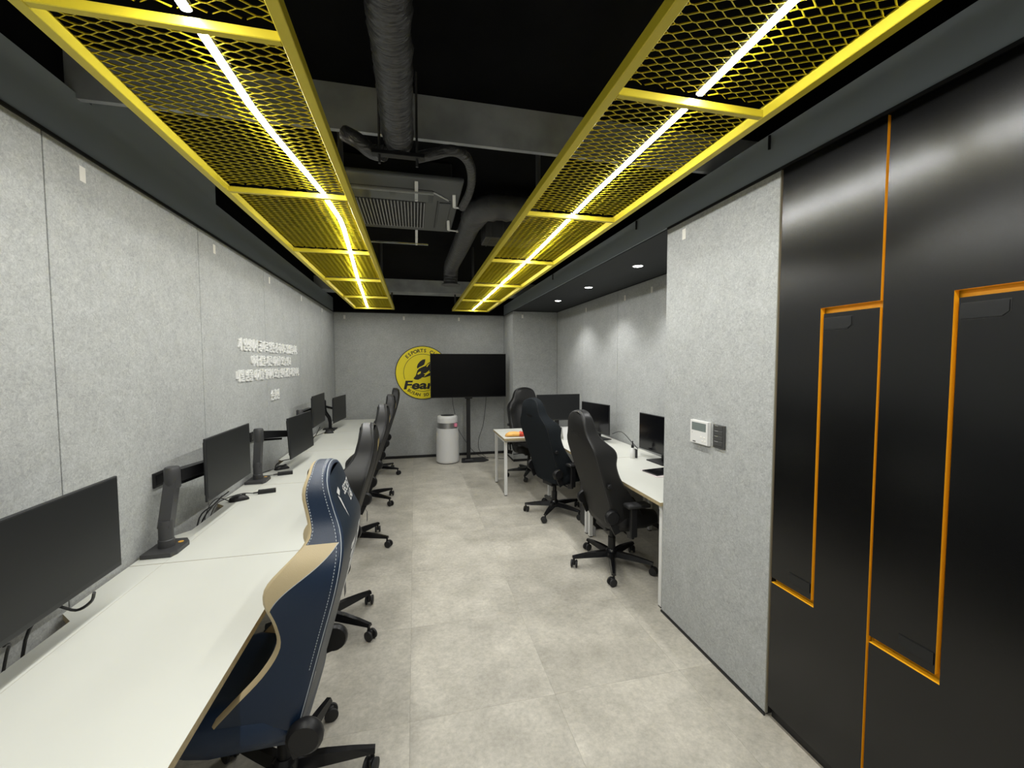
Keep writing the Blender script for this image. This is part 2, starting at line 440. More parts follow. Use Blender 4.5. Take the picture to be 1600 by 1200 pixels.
# ================================================================== CEILING LIGHTS
ZF = 2.50
CROSS = [-1.05, .13, 1.265, 2.375, 3.51, 4.64, 5.80, 6.96]
def smooth_x(pts, y):
    if y <= pts[0][0]: return pts[0][1]
    for (a, xa), (b, xb) in zip(pts[:-1], pts[1:]):
        if a <= y <= b: return xa + (xb - xa) * (y - a) / (b - a)
    return pts[-1][1]
def expanded_mesh(x0, x1, length):
    LW, SW = .078, .0312; m = MB(); hz = .0032
    nx = int(math.ceil((x1 - x0) / LW)) + 1; ny = int(length / SW)
    sw = length / ny
    xoff = x0 + ((x1 - x0) - nx * LW) / 2
    def strand(a, b, kn):
        (xa, ya), (xb, yb) = a, b
        if (xa < x0 and xb < x0) or (xa > x1 and xb > x1): return
        if xa < x0 or xa > x1:
            e = x0 if xa < x0 else x1; k = (e - xa) / (xb - xa); xa, ya = e, ya + (yb - ya) * k
        if xb < x0 or xb > x1:
            e = x0 if xb < x0 else x1; k = (e - xb) / (xa - xb); xb, yb = e, yb + (ya - yb) * k
        if ya < 0 or yb > length or yb < 0 or ya > length: return
        t = .0010
        d = Vector((xb - xa, yb - ya, 0))
        if d.length < 1e-4: return
        n = Vector((-d.y, d.x, 0)).normalized() * t
        lean = .0022
        vs = []
        for (px, py) in ((xa, ya), (xb, yb)):
            for sgn, zz in ((-1, -hz), (1, -hz), (1, hz), (-1, hz)):
                vs.append((px + n.x * sgn, py + n.y * sgn + (lean if zz > 0 else -lean), zz))
        m.add(vs, [(0, 4, 5, 1), (1, 5, 6, 2), (2, 6, 7, 3), (3, 7, 4, 0)])
    for j in range(ny):
        for i in range(nx + 1):
            cx = xoff + i * LW; y0 = j * sw
            # one diamond: knuckles short and straight, strands between
            k = .012
            for sx in (1, -1):
                strand((cx + sx * k / 2, y0), (cx + sx * (LW / 2 - k / 2), y0 + sw / 2), 0)
                strand((cx + sx * (LW / 2 - k / 2), y0 + sw / 2), (cx + sx * k / 2, y0 + sw), 0)
            strand((cx - k / 2, y0), (cx + k / 2, y0), 1)
            strand((cx + LW / 2 - k / 2, y0 + sw / 2), (cx + LW / 2 + k / 2, y0 + sw / 2), 1)
    return m
def ceiling_light(x0, x1, strip, label, hang_side):
    t = thing('ceiling_light', ((x0 + x1) / 2, 0, ZF), label, 'ceiling light', 'yellow mesh ceiling lights')
    cx = (x0 + x1) / 2; hw = (x1 - x0) / 2; fw = .033
    ya, yb = CROSS[0], CROSS[-1]
    for s in (-1, 1):
        a, b = sorted((s * hw, s * (hw - fw)))
        MB().rbox(a, b, ya, yb, 0, .040, .002, 1).build('side_rail', 'yellow', t)
    src = None
    for y in CROSS:
        yy = min(max(y, ya + .02), yb - .02)
        if src is None: src = MB().rbox(-hw + fw, hw - fw, -.011, .011, .0005, .026, .002, 1).build('cross_bar', 'yellow', t, loc=(0, yy, 0))
        else: share(src, 'cross_bar', t, (0, yy, 0))
    for bay, (a, b) in enumerate(zip(CROSS[:-1], CROSS[1:])):
        L = b - a - .04
        o = expanded_mesh(-hw + fw, hw - fw, L).build('mesh_panel', 'yellow_mesh', t, loc=(0, a + .02, .0365), recalc=True)
        o['kind'] = 'stuff'
        n = 6; pts = []
        for k in range(n + 1):
            y = a + .0205 + (L - .001) * k / n
            sag = math.sin(PI * k / n) * .003
            pts.append((smooth_x(strip, y) - cx, y, .0385 - sag * .5))
        # half-round diffuser facing down under an opaque channel
        q = MB(); hs = MB(); rr = .0125; na = 7
        for (px_, py_, pz_) in pts:
            for a_ in range(na):
                an = PI + PI * a_ / (na - 1); q.v.append((px_ + rr * math.cos(an), py_, pz_ - .004 + .0055 * math.sin(an)))
            hs.v += [(px_ - rr - .001, py_, pz_ - .0042), (px_ + rr + .001, py_, pz_ - .0042), (px_ + rr + .001, py_, pz_ + .009), (px_ - rr - .001, py_, pz_ + .009)]
        for i in range(len(pts) - 1):
            for a_ in range(na - 1):
                b_ = i * na + a_; q.f.append((b_, b_ + 1, b_ + na + 1, b_ + na)); q.m.append(0)
            for e_ in range(4): hs.f.append((i * 4 + e_, i * 4 + (e_ + 1) % 4, i * 4 + 4 + (e_ + 1) % 4, i * 4 + 4 + e_)); hs.m.append(0)
        hs.f += [(3, 2, 1, 0), tuple(len(hs.v) - 4 + e_ for e_ in range(4))]; hs.m += [0, 0]
        lt = q.build('led_tube', 'led_%d' % bay, t, smooth=60)
        hs.build('led_channel', 'white_metal', lt)
    for y in (.1, 2.10, 4.55, 6.6):
        for s in (-1, 1):
            if y == 2.10 and s != hang_side: continue
            MB().tube([(s * (hw - .02), y, .040), (s * (hw - .02), y, (2.715 if y == 6.6 else ZC) - ZF)], .0125, 8).build('hanger_rod', 'rod_grey', t, smooth=60)
    return t
LS = [(-1.1, -.56), (1.2, -.545), (1.7, -.535), (2.33, -.457), (2.83, -.432), (3.54, -.485), (4.70, -.572), (5.8, -.64), (6.95, -.715)]
RS = [(-1.1, .92), (.88, .916), (1.3, .932), (2.05, .928), (2.46, .940), (3.42, .966), (5, .962), (6.95, .960)]
ceiling_light(-.918, -.300, LS, 'long yellow mesh ceiling light above the lettered felt wall side', 1)
ceiling_light(.610, 1.225, RS, 'long yellow mesh ceiling light beside the lockers and alcove side', -1)

for k, (y, nm) in enumerate(((3.34, 'nearest the felt partition'), (4.40, 'between the other two'), (5.43, 'nearest the pier at the back'))):
    t = thing('downlight', (1.912, y, ZS - .006), 'small round white downlight in the alcove ceiling, ' + nm, 'downlight', 'alcove downlights')
    MB().lathe([(.048, 0), (.050, -.004), (.040, -.006), (.040, -.001)], n=24).build('ring', 'white_plastic', t, smooth=40)
    MB().lathe([(.039, -.0015), (.039, -.004)], n=24).build('lens', 'downlight', t)
    ld = bpy.data.lights.new('downlight_beam', 'SPOT'); ld.energy = DOWNLIGHT_W; ld.spot_size = math.radians(112); ld.spot_blend = .7
    ld.shadow_soft_size = .035; ld.color = (1, .99, .97)
    lo = bpy.data.objects.new('lamp', ld); col.objects.link(lo); lo.parent = t; lo.location = (0, 0, -.012)

# ================================================================== DESKS
def desk_top_poly(W, D, notch, corner=.0):
    """local: u along the wall (0..W), v depth: 0 = rear edge, D = front edge"""
    n0, n1, nd = notch
    return [(0, 0), (n0 - .05, 0), (n0 + .03, nd), (n1 - .03, nd), (n1 + .03, 0), (W, 0), (W, D), (0, D)]
def desk(name, loc, rz, W, D, label, group, flap=True, legs='both', notch=(.40, .85, .062), th=.024, front_leg=.03):
    """local frame: x along the wall 0..W, y from rear (0) to front (-D), top at ZD"""
    t = thing(name, loc, label, 'desk', group, rz)
    g = .0018
    fn = lambda u, v, d: (u, -v, d)
    n0, n1, nd = notch
    F = .135
    def top(poly, nm, eds):
        q = MB().prism(poly, fn, ZD - th, ZD); n = len(poly)
        q.m = [1, 0] + [1] * n
        return q.build(nm, ['desk_white', 'desk_edge'], t)
    if flap:
        top([(g, F + .0008), (W - g, F + .0008), (W - g, D), (g, D)], 'desk_top', 0)
        top([(g, 0), (n0 - .05, 0), (n0 + .03, nd), (n1 - .03, nd), (n1 + .03, 0), (W - g, 0), (W - g, F), (g, F)], 'cable_flap', 0)
    else:
        top([(g, 0), (W - g, 0), (W - g, D), (g, D)], 'desk_top', 0)
    s = .036
    for u in (.022, W - .022 - s):
        for v in (.08, D - front_leg - s):
            MB().rbox(u, u + s, -v - s, -v, .008, ZD - th - .04, .003, 1).build('leg', 'white_metal', t)
            MB().box(u + .003, u + s - .003, -v - s + .003, -v - .003, 0, .008).build('foot', 'rubber', t)
        MB().box(u, u + s, -(D - front_leg), -.08, ZD - th - .04, ZD - th).build('side_rail', 'white_metal', t)
    MB().box(.06, W - .06, -.13, -.10, ZD - th - .04, ZD - th).build('rear_rail', 'white_metal', t)
    return t
LY = [.955, 2.19, 3.455, 4.68, 5.905, 7.145]
LL = ['white desk in front of the blue and beige gaming chair',
      'white desk next to the blue chair desk, carrying the first monitor arm',
      'white desk at the middle of the row of five beneath the wall lettering',
      'white desk second from the back wall in the row of five',
      'white desk against the back wall in the row of five']
# rear edge sits 10 mm off the felt
for k in range(5):
    W = LY[k + 1] - LY[k]
    nt_ = (.62, 1.02, .06) if k == 0 else (.38, .82, .06)
    desk('desk', (XL + .014, LY[k], 0), PI / 2, W, .715, LL[k], 'white desks along the lettered wall', True, notch=(.38, .84, .062))
# right side desks: rear edge against the alcove wall
desk('desk', (XA - .012, 3.640, 0), -PI / 2, 1.250, .770, 'white desk in the alcove against the felt partition', 'white desks in the alcove', False)
desk('desk', (XA - .012, 4.880, 0), -PI / 2, 1.238, .770, 'white desk in the alcove between the partition desk and the crosswise desk', 'white desks in the alcove', False)
desk('desk', (2.315, 4.884, 0), PI, 1.275, .735, 'white desk standing crosswise, with the orange snack bag on it', 'white desks in the alcove', False, front_leg=.02)

# ================================================================== MONITORS
def monitor(loc, rz, W, H, label, group, glossy=False, stand=0.0, tilt=0.0, chin=.018):
    """local: screen faces -Y, centre at origin (or base at origin when on a stand)"""
    t = thing('monitor', loc, label, 'monitor', group, rz)
    cz = 0.0
    if stand:
        cz = stand + H / 2
    T = Matrix.Translation((0, 0, cz)) @ Matrix.Rotation(tilt, 4, 'X')
    def fin(m): m.v = [tuple(T @ Vector(v)) for v in m.v]; return m
    b = MB(); b.rbox(-W / 2, W / 2, 0, .012, -H / 2, H / 2, .003, 2)
    fin(b).build('frame', 'bezel', t)
    q = MB(); q.rbox(-W / 2 + .02, W / 2 - .02, .012, .024, -H / 2 + .03, H / 2 - .02, .005, 2); q.rbox(-.14, .14, .024, .046, -.10, .09, .01, 2)
    fin(q).build('back_cover', 'black_plastic', t)
    sc = MB(); sc.box(-W / 2 + .007, W / 2 - .007, -.0012, .0005, -H / 2 + chin, H / 2 - .007)
    fin(sc).build('screen', 'screen_gloss' if glossy else 'screen', t)
    if stand:
        MB().rbox(-.12, .12, -.05, .16, 0, .010, .004, 2).build('stand_base', 'black_plastic', t)
        MB().rbox(-.03, .03, .050, .075, .010, cz + .03, .004, 2).build('stand_post', 'black_plastic', t)
    else:
        MB().rbox(-.05, .05, .046, .056, -.05, .05, .002, 1).build('mount_plate', 'black_plastic', t)
    return t
MG = 'monitors over the left desk row'
MW, MH = .612, .345
monitor((-1.10, 1.545, 1.055), PI / 2, MW, MH, 'large dark monitor above the desk of the blue chair', MG)
monitor((-1.10, 2.835, 1.072), PI / 2, MW, MH, 'dark monitor held by the arm on the second desk, below the lettering start', MG)
monitor((-1.00, 4.06, 1.020), math.radians(86), MW, MH, 'dark monitor hung low on the middle desk, tilted on its arm', MG, tilt=math.radians(-3))
monitor((-1.08, 5.16, 1.118), PI / 2, MW, MH, 'dark monitor hung highest, on the second desk from the back wall', MG)
monitor((-1.03, 6.22, 1.015), math.radians(84), MW, MH, 'dark monitor nearest the back wall beside the curved arm', MG)

def monitor_arm(loc, pts, head, label, badge=True):
    """loc = base on the desk; pts = (elbow height offset y), head = local mount point behind the monitor"""
    t = thing('monitor_mount', loc, label, 'monitor mount', 'monitor mounts clamped to the left desks')
    ez, ey, ex = pts
    pl = [(-.062, -.095), (.062, -.095), (.075, -.06), (.075, .05), (.045, .095), (-.062, .095)]
    MB().prism(pl, lambda u, v, d: (u, v, d), 0, .020).build('base_plate', 'graphite', t)
    if badge: MB().lathe([(.012, .020), (.012, .0215)], (.040, .045, 0), 16).build('badge', 'arm_badge', t)
    MB().lathe([(.034, .020), (.034, .055), (.031, .058), (.031, .135), (.027, .15)], n=20).build('column', 'graphite', t, smooth=40)
    # lower arm: slanted flat-sided link
    a = Vector((0, 0, .11)); b = Vector((ex, ey, ez))
    m = MB().bar(a, b, .048, .052, up=(1, 0, 0)); m.build('lower_arm', 'graphite', t)
    MB().lathe([(.032, ez - .045), (.035, ez - .04), (.035, ez + .052), (.029, ez + .062)], (ex, ey, 0), 20).build('elbow', 'graphite', t, smooth=40)
    c = Vector((ex, ey, ez + .012)); h = Vector(head)
    d = (h - c); d2 = Vector((d.x, d.y, d.z)); end = c + d * .88
    MB().bar(c + d.normalized() * .03, end, .052, .062, taper=.86).build('upper_arm', 'black_plastic', t)
    off = Vector((0, 0, -.042))
    MB().bar(c + d.normalized() * .05 + off, c + d * .62 + off, .026, .016).build('gas_spring', 'black_gloss', t)
    if badge:
        n = Vector((1, 0, 0)); p = c + d * .78
        MB().lathe([(.013, 0), (.013, .0015)], (p.x + .0255, p.y, p.z), 16, 'X').build('badge', 'arm_badge', t)
    MB().tube([end, h], .014, 10).build('wrist', 'black_plastic', t, smooth=50)
    return t
monitor_arm((-1.205, 2.345, ZD), (.335, .075, 0), (.025, .49, .325), 'grey gas spring monitor arm on the second desk, by the cable notch')
monitor_arm((-1.205, 3.575, ZD), (.345, .045, 0), (.120, .50, .290), 'grey gas spring monitor arm reaching to the low hung monitor')
monitor_arm((-1.205, 4.80, ZD), (.36, .03, 0), (.045, .36, .39), 'grey monitor arm mostly hidden behind the low hung monitor')
monitor_arm((-1.205, 1.06, ZD), (.335, .075, 0), (.025, .485, .325), 'grey monitor arm behind the monitor of the blue chair desk')
# curved pole arm by the back wall
t = thing('monitor_mount', (-1.175, 6.17, ZD), 'slim black curved monitor arm nearest the back wall', 'monitor mount', 'monitor mounts clamped to the left desks')
MB().rbox(-.07, .10, -.05, .08, 0, .014, .003, 1).build('base_plate', 'black_plastic', t)
MB().tube([(0.02, 0, .012), (.02, 0, .10), (.01, -.02, .17), (-.03, -.06, .25), (-.045, -.07, .33)], [.022, .022, .024, .026, .028], 10).build('column', 'black_plastic', t, smooth=50)
MB().rbox(-.085, -.015, -.12, -.03, .27, .42, .022, 3).build('elbow', 'black_plastic', t, smooth=40)
MB().tube([(-.04, -.06, .33), (.05, .03, .29), (.066, .045, .285)], .016, 8).build('upper_arm', 'black_plastic', t, smooth=50)

RG = 'monitors on the alcove desks'
monitor((2.165, 3.37, ZD + .0), math.radians(-86), .615, .350, 'glossy black monitor on the alcove desk beside the felt partition', RG, True, .080)
monitor((2.09, 4.60, ZD), math.radians(-79), .56, .350, 'glossy black monitor with reflections on the middle alcove desk', RG, True, .085)
monitor((1.89, 5.33, ZD), math.radians(0), .615, .355, 'dark grey monitor on the crosswise desk, seen flat on', RG, False, .135)

# ================================================================== GAMING CHAIRS
def interp(tab, z):
    if z <= tab[0][0]: return tab[0][1]
    for i in range(len(tab) - 1):
        (a, va), (b, vb) = tab[i], tab[i + 1]
        if a <= z <= b:
            h = b - a; k = (z - a) / h
            ma = (vb - tab[i - 1][1]) / (b - tab[i - 1][0]) if i > 0 else (vb - va) / h
            mb = (tab[i + 2][1] - va) / (tab[i + 2][0] - a) if i + 2 < len(tab) else (vb - va) / h
            k2, k3 = k * k, k * k * k
            return (2 * k3 - 3 * k2 + 1) * va + (k3 - 2 * k2 + k) * h * ma + (3 * k2 - 2 * k3) * vb + (k3 - k2) * h * mb
    return tab[-1][1]
WID_A = [(.36, .205), (.42, .232), (.52, .245), (.62, .247), (.75, .255), (.86, .268), (.94, .268), (1.00, .250), (1.06, .205), (1.10, .178), (1.15, .165), (1.20, .155), (1.238, .135), (1.258, .105)]
BENT = [(.36, .092), (.56, .150), (.75, .203), (.90, .245), (1.0, .262), (1.06, .256), (1.13, .232), (1.20, .212), (1.26, .198), (1.30, .188)]
STRAIGHT = [(.36, .092), (.56, .150), (.80, .228), (1.0, .290), (1.10, .315), (1.18, .325), (1.24, .318), (1.28, .305)]
WING_A = [(.36, .17), (.41, .265), (.46, .29), (.54, .245), (.64, .175), (.73, .147), (.81, .175), (.89, .222), (.94, .222), (1.0, .180), (1.06, .120), (1.12, .105), (1.20, .098), (1.26, .075)]
WING_B = [(.36, .17), (.41, .24), (.48, .265), (.58, .235), (.70, .190), (.80, .160), (.89, .158), (.96, .182), (1.01, .180), (1.06, .140), (1.11, .112), (1.18, .100), (1.26, .075)]
WID_B = [(.36, .205), (.42, .232), (.52, .245), (.70, .252), (.86, .264), (.97, .268), (1.03, .246), (1.08, .205), (1.12, .180), (1.16, .168), (1.20, .156), (1.238, .135), (1.258, .105)]
CENT = [(.36, .075), (.55, .095), (.72, .105), (.9, .095), (1.02, .085), (1.10, .105), (1.2, .10), (1.29, .07)]
def chair_back(t, sty):
    REAR = sty['prof']; WING = sty.get('wing', WING_A); WID = sty.get('wid', WID_A)
    zs = [.36 + (1.258 - .36) * k / 46 for k in range(47)]
    NU = 13
    out = [(-interp(WID, z), z) for z in zs]                       # left side going up
    wt = interp(WID, zs[-1])
    arc = [(-wt + 2 * wt * k / (NU - 1), 1.258 + .022 * math.sin(PI * k / (NU - 1)) ** .8) for k in range(1, NU - 1)]
    path = out + arc + [(-x, z) for x, z in reversed(out)]
    n = len(path)
    nor = []
    for i in range(n):
        a = path[max(i - 1, 0)]; b = path[min(i + 1, n - 1)]
        d = Vector((b[0] - a[0], b[1] - a[1])).normalized(); nor.append(Vector((-d.y, d.x)))   # outward
    def P(u, z, d):
        r = interp(REAR, z)
        return (-(r - d), u, z - .25 * 0)
    # side band
    prof = [(-.016, 0), (-.005, .004), (0, .015)] + [(0, .1 * q) for q in range(1, 10)] + [(0, None)]
    rows = []
    for i, (u, z) in enumerate(path):
        tw = interp(WING, z); row = []
        for ins, d in prof:
            if d is None: d = tw - .018
            elif ins == 0 and d != .015: d = .015 + (tw - .033) * d
            q = Vector((u, z)) + nor[i] * ins
            row.append((q.x, q.y, d))
        rows.append(row)
    k = len(prof)
    side = MB(); side.v = [P(*p) for r in rows for p in r]
    for i in range(n - 1):
        for j in range(k - 1):
            zc = (path[i][1] + path[i + 1][1]) / 2
            side.f.append((i * k + j, i * k + j + 1, (i + 1) * k + j + 1, (i + 1) * k + j))
            mi = 0
            side.m.append(mi)
    # close the underside
    i0, i1 = 0, n - 1
    for j in range(k - 1): side.f.append((i0 * k + j, i1 * k + j, i1 * k + j + 1, i0 * k + j + 1)); side.m.append(0)
    body = side.build('side_band', [sty['side'], sty.get('accent', sty['side'])], t, smooth=50)
    if sty.get('accent'):
        for sgn in (1, -1):
            m = MB(); nr_ = 20; nd = 6; ztop, zbot = 1.045, .862
            for a_ in range(nr_ + 1):
                z = ztop + (zbot - ztop) * a_ / nr_; u = interp(WID, z) + .0012
                tw = interp(WING, z); f0 = max(.0, (ztop - z) / (ztop - zbot)) ** .85
                for b_ in range(nd + 1):
                    fr = f0 + (1 - f0) * b_ / nd
                    d = .012 + (tw - .030) * fr + (.004 if b_ == nd else 0)
                    m.v.append(P(sgn * u, z + .0008, d))
            for a_ in range(nr_):
                for b_ in range(nd):
                    q = a_ * (nd + 1) + b_; m.f.append((q, q + 1, q + nd + 2, q + nd + 1)); m.m.append(0)
            sp = m.build('shoulder_panel', sty['accent'], t, smooth=True)
            m = MB()
            # stitched seam along the slanting edge
            base_ = [Vector(sp.data.vertices[a_ * (nd + 1)].co) for a_ in range(nr_ + 1)]
            m.tube(base_[:-1], .0014, 5).build('seam', sty['stitch'], sp, smooth=True)
    # rear panel and front cushion: rows between the two inset edges
    def panel(j, depth_fn, nm, mt, ring2=False):
        m = MB(); nr = len(out)
        grid = []
        if ring2:
            ex = []
            for i in range(n):
                u, z = path[i]; tw = interp(WING, z); q1 = Vector((u, z)) + nor[i] * -.022
                ex.append((q1.x, q1.y, tw))
            edge = ex
            m.v += [P(*rows[i][-1]) for i in range(n)] + [P(*((Vector(path[i]) + nor[i] * -.006).to_tuple() + (interp(WING, path[i][1]) - .005,))) for i in range(n)] + [P(*e) for e in ex]
            for lay in range(2):
                for i in range(n - 1): m.f.append((lay * n + i, lay * n + i + 1, (lay + 1) * n + i + 1, (lay + 1) * n + i)); m.m.append(0)
        else: edge = [rows[i][j] for i in range(n)]
        base = len(m.v)
        for r in range(nr):
            L = edge[r]; R = edge[n - 1 - r]
            grid.append([(L[0] + (R[0] - L[0]) * c / (NU - 1), L[1], L[2]) for c in range(NU)])
        top = [edge[nr - 1]] + [edge[nr - 1 + c] for c in range(1, NU - 1)] + [edge[n - nr]]
        grid.append(top)
        for g in grid:
            w = max(abs(g[0][0]), 1e-4)
            for c in range(NU):
                u, z, d = g[c]
                m.v.append(P(u, z, depth_fn(u / w, z, d)))
        for r in range(len(grid) - 1):
            for c in range(NU - 1):
                a = base + r * NU + c
                if r == nr - 1 and (c == 0 or c == NU - 2):
                    pass
                m.f.append((a, a + 1, a + NU + 1, a + NU)); m.m.append(0)
        return m.build(nm, mt, t, smooth=55)
    rear = panel(0, lambda s, z, d: d - .012 * (1 - s * s), 'rear_panel', sty['rear'])
    def fd(s, z, d):
        c = interp(CENT, z); a = abs(s)
        if a < .5: return c
        k = (a - .5) / .5; k = k * k * (3 - 2 * k)
        return c + (d - c) * k
    front = panel(k - 1, fd, 'front_cushion', sty['front'], True)
    # piping and stitch lines along the band
    def line(j, ins, dd, nm, mt, r, par, z0=.4):
        pts = []
        for i, (u, z) in enumerate(path):
            if z < z0: continue
            tw = interp(WING, z)
            d = dd if dd >= 0 else tw + dd
            q = Vector((u, z)) + nor[i] * ins
            pts.append(P(q.x, q.y, d))
        MB().tube(pts, r, 5).build(nm, mt, par, smooth=True)
    line(0, -.004, .006, 'piping', sty['stitch'], .0016, body)
    if sty.get('stitched'):
        for off in (.020,):
            seq = []
            for i, (u, z) in enumerate(path):
                if z < .62: continue
                q = Vector((u, z)) + nor[i] * .0006
                seq.append(Vector(P(q.x, q.y, off)))
            m = MB()
            acc = 0
            for a, b in zip(seq[:-1], seq[1:]):
                L = (b - a).length; nseg = max(1, int(L / .009))
                for q in range(nseg):
                    p0 = a + (b - a) * (q / nseg); p1 = a + (b - a) * ((q + .55) / nseg)
                    m.bar(p0, p1, .0018, .0018)
            m.build('stitching', sty['stitch'], body)['kind'] = 'stuff'
        m = MB()
        for i in range(n - 1):
            (u, z), (u2, z2) = path[i], path[i + 1]
            if z < 1.03: continue
            a = Vector(P(u, z, interp(WING, z) - .022)); b = Vector(P(u2, z2, interp(WING, z2) - .022))
            for q in range(max(1, int((b - a).length / .009))):
                nn = max(1, int((b - a).length / .009))
                m.bar(a + (b - a) * (q / nn), a + (b - a) * ((q + .55) / nn), .0018, .0018)
        m.build('stitching', sty['stitch'], body)['kind'] = 'stuff'
    return body, rear, front

def rear_text(par, body, size, y, z, mt, sx=1.0, shear=.0, bold=.002, poly=None, REAR=None):
    REAR = REAR or STRAIGHT
    """lettering on the rear panel (faces -X); reading direction seen from behind is -Y -> +Y"""
    m = MB()
    def W(u, v):          # u to the reader's right, v up
        zz = z + v; yy = y - u
        wd = interp(WID_A if REAR is BENT else WID_B, zz); s = max(-1, min(1, yy / wd))
        r = interp(REAR, zz) + .012 * (1 - s * s) + .0012
        return (-r, yy, zz)
    if body:
        vs, fs = text_mesh(body, size, 0, shear, bold, sx=sx)
        m.add([W(v[0], v[1]) for v in vs], fs)
    if poly:
        for pg in poly: m.add([W(u, v) for u, v in pg], [tuple(range(len(pg)))])
    return m.build('logo', mt, par, recalc=False)

def gaming_chair(loc, rz, label, sty, spin=0.0, arms=True, tagged=False, group='gaming chairs'):
    t = thing('gaming_chair', loc, label, 'chair', group, rz)
    body, rear, front = chair_back(t, sty)
    # seat
    ST = [(-.115, .20, .0), (-.08, .235, .01), (.0, .25, .012), (.15, .255, .016), (.22, .25, .018), (.265, .235, .012), (.285, .205, 0.0)]
    m = MB(); NS = 18
    for (x, hw, lift) in ST:
        fr = max(0, (x - .15) / .135)
        for kk in range(NS):
            a = 2 * PI * kk / NS; c, s_ = math.cos(a), math.sin(a)
            ex = lambda v, p: math.copysign(abs(v) ** p, v)
            yy = hw * ex(c, .45); zz = ex(s_, .55)
            if zz > 0: h = .475 + lift - .02 * fr + (.035 if abs(yy) > hw * .72 else 0) ; zv = .425 + (h - .425) * zz
            else: zv = .425 + .055 * zz + .02 * fr
            m.v.append((x, yy, zv))
    for i in range(len(ST) - 1):
        for kk in range(NS):
            m.f.append((i * NS + kk, i * NS + (kk + 1) % NS, (i + 1) * NS + (kk + 1) % NS, (i + 1) * NS + kk)); m.m.append(0)
    m.f.append(tuple(range(NS))); m.f.append(tuple((len(ST) - 1) * NS + kk for kk in range(NS))); m.m += [0, 0]
    m.build('seat', sty['seat'], t, smooth=60)
    # mechanism, hinges, gas lift
    MB().rbox(-.10, .12, -.09, .09, .325, .372, .01, 2).build('tilt_mechanism', 'black_plastic', t)
    MB().tube([(.02, -.08, .345), (.02, -.24, .335)], .006, 6).build('lever', 'black_plastic', t, smooth=50)
    for s in (-1, 1):
        MB().lathe([(.052, 0), (.058, s * .012), (.058, s * .030), (.046, s * .042)], (-.135, s * .235, sty.get('hinge', .50)), 20, 'Y').build('hinge_cover', 'black_plastic', t, smooth=45)
        MB().bar((-.135, s * .255, sty.get('hinge', .50) - .03), (-.09, s * .255, .375), .014, .05, up=(1, 0, 0)).build('hinge_bracket', 'black_plastic', t)
    MB().lathe([(.017, 0), (.019, -.012), (.019, -.026), (.014, -.032)], (-.165, -.252, .74), 14, 'Y').build('lumbar_knob', 'black_plastic', t, smooth=45)
    MB().lathe([(.03, .12), (.03, .24), (.022, .24), (.022, .33)], n=16).build('gas_lift', 'black_plastic', t, smooth=45)
    if arms:
        for s in (-1, 1):
            ar = MB().bar((0, s * .25, .36), (0, s * .32, .375), .05, .018, up=(1, 0, 0)).build('armrest_bracket', 'black_plastic', t)
            MB().rbox(-.028, .028, s * .325 - .016, s * .325 + .016, .365, .585, .008, 2).build('armrest_post', 'black_plastic', t)
            MB().rbox(-.06, .125, s * .318 - .045, s * .318 + .045, .585, .615, .012, 2).build('armrest_pad', 'rubber', t, smooth=50)
    # five-star base
    MB().lathe([(.045, .075), (.052, .09), (.050, .125), (.036, .145)], n=20).build('base_hub', 'black_gloss', t, smooth=45)
    R = .315 
    arm0 = cst0 = None
    for q in range(5):
        a = spin + q * 2 * PI / 5
        if arm0 is None:
            m = MB(); A = [(.035, .030, .085, .128), (.14, .027, .084, .124), (.24, .022, .082, .112), (R + .012, .017, .080, .098)]
            for x, hw, z0, z1 in A: m.v += [(x, -hw, z0), (x, hw, z0), (x, hw * .55, z1), (x, -hw * .55, z1)]
            for i in range(3):
                for e in range(4): m.f.append((i * 4 + e, i * 4 + (e + 1) % 4, i * 4 + 4 + (e + 1) % 4, i * 4 + 4 + e)); m.m.append(0)
            m.f += [(0, 1, 2, 3), (15, 14, 13, 12)]; m.m += [0, 0]
            arm0 = m.build('base_arm', 'black_gloss', t); arm0.rotation_euler = (0, 0, a)
        else: share(arm0, 'base_arm', t, (0, 0, 0), a)
        px, py = R * math.cos(a), R * math.sin(a); ca = a + 1.2 + q * .9
        if cst0 is None:
            m = MB(); m.tube([(0, 0, .055), (0, 0, .082)], .009, 8)
            m.rbox(-.026, .010, -.009, .009, .022, .060, .006, 2)
            cst0 = m.build('caster', 'black_plastic', t, loc=(px, py, 0), smooth=50); cst0.rotation_euler = (0, 0, ca)
            wh = MB(); wh.lathe([(.022, .010), (.030, .013), (.030, .024), (.022, .027)], (-.014, 0, .030), 16, 'Y')
            wh.lathe([(.022, -.010), (.030, -.013), (.030, -.024), (.022, -.027)], (-.014, 0, .030), 16, 'Y')
            wheel0 = wh.build('wheel', 'rubber', cst0, smooth=45)
        else:
            c = share(cst0, 'caster', t, (px, py, 0), ca); share(wheel0, 'wheel', c)
    if tagged:
        tg = MB().box(-.128, -.126, tagged - .028, tagged + .028, .235, .315).build('hanging_tag', 'tag_grey', t)
        MB().tube([(-.127, tagged, .315), (-.105, tagged, .365)], .001, 4).build('tag_string', 'rubber', tg)
    return t, rear, body
BLUE = dict(side='leather_navy', rear='leather_navy_back', front='leather_beige', accent='leather_beige', stitch='stitch', seat='leather_navy', stitched=True, prof=BENT, hinge=.42)
BLACK = dict(side='leather_black', rear='leather_back', front='leather_black', stitch='stitch_dark', seat='leather_black', prof=STRAIGHT, wing=WING_B, wid=WID_B)
CLOTH = dict(side='fabric_black', rear='fabric_black', front='fabric_black', stitch='rubber', seat='fabric_black', prof=STRAIGHT, wing=WING_B, wid=WID_B)
GL = 'gaming chairs along the left desk row'
GR = 'gaming chairs by the alcove desks'
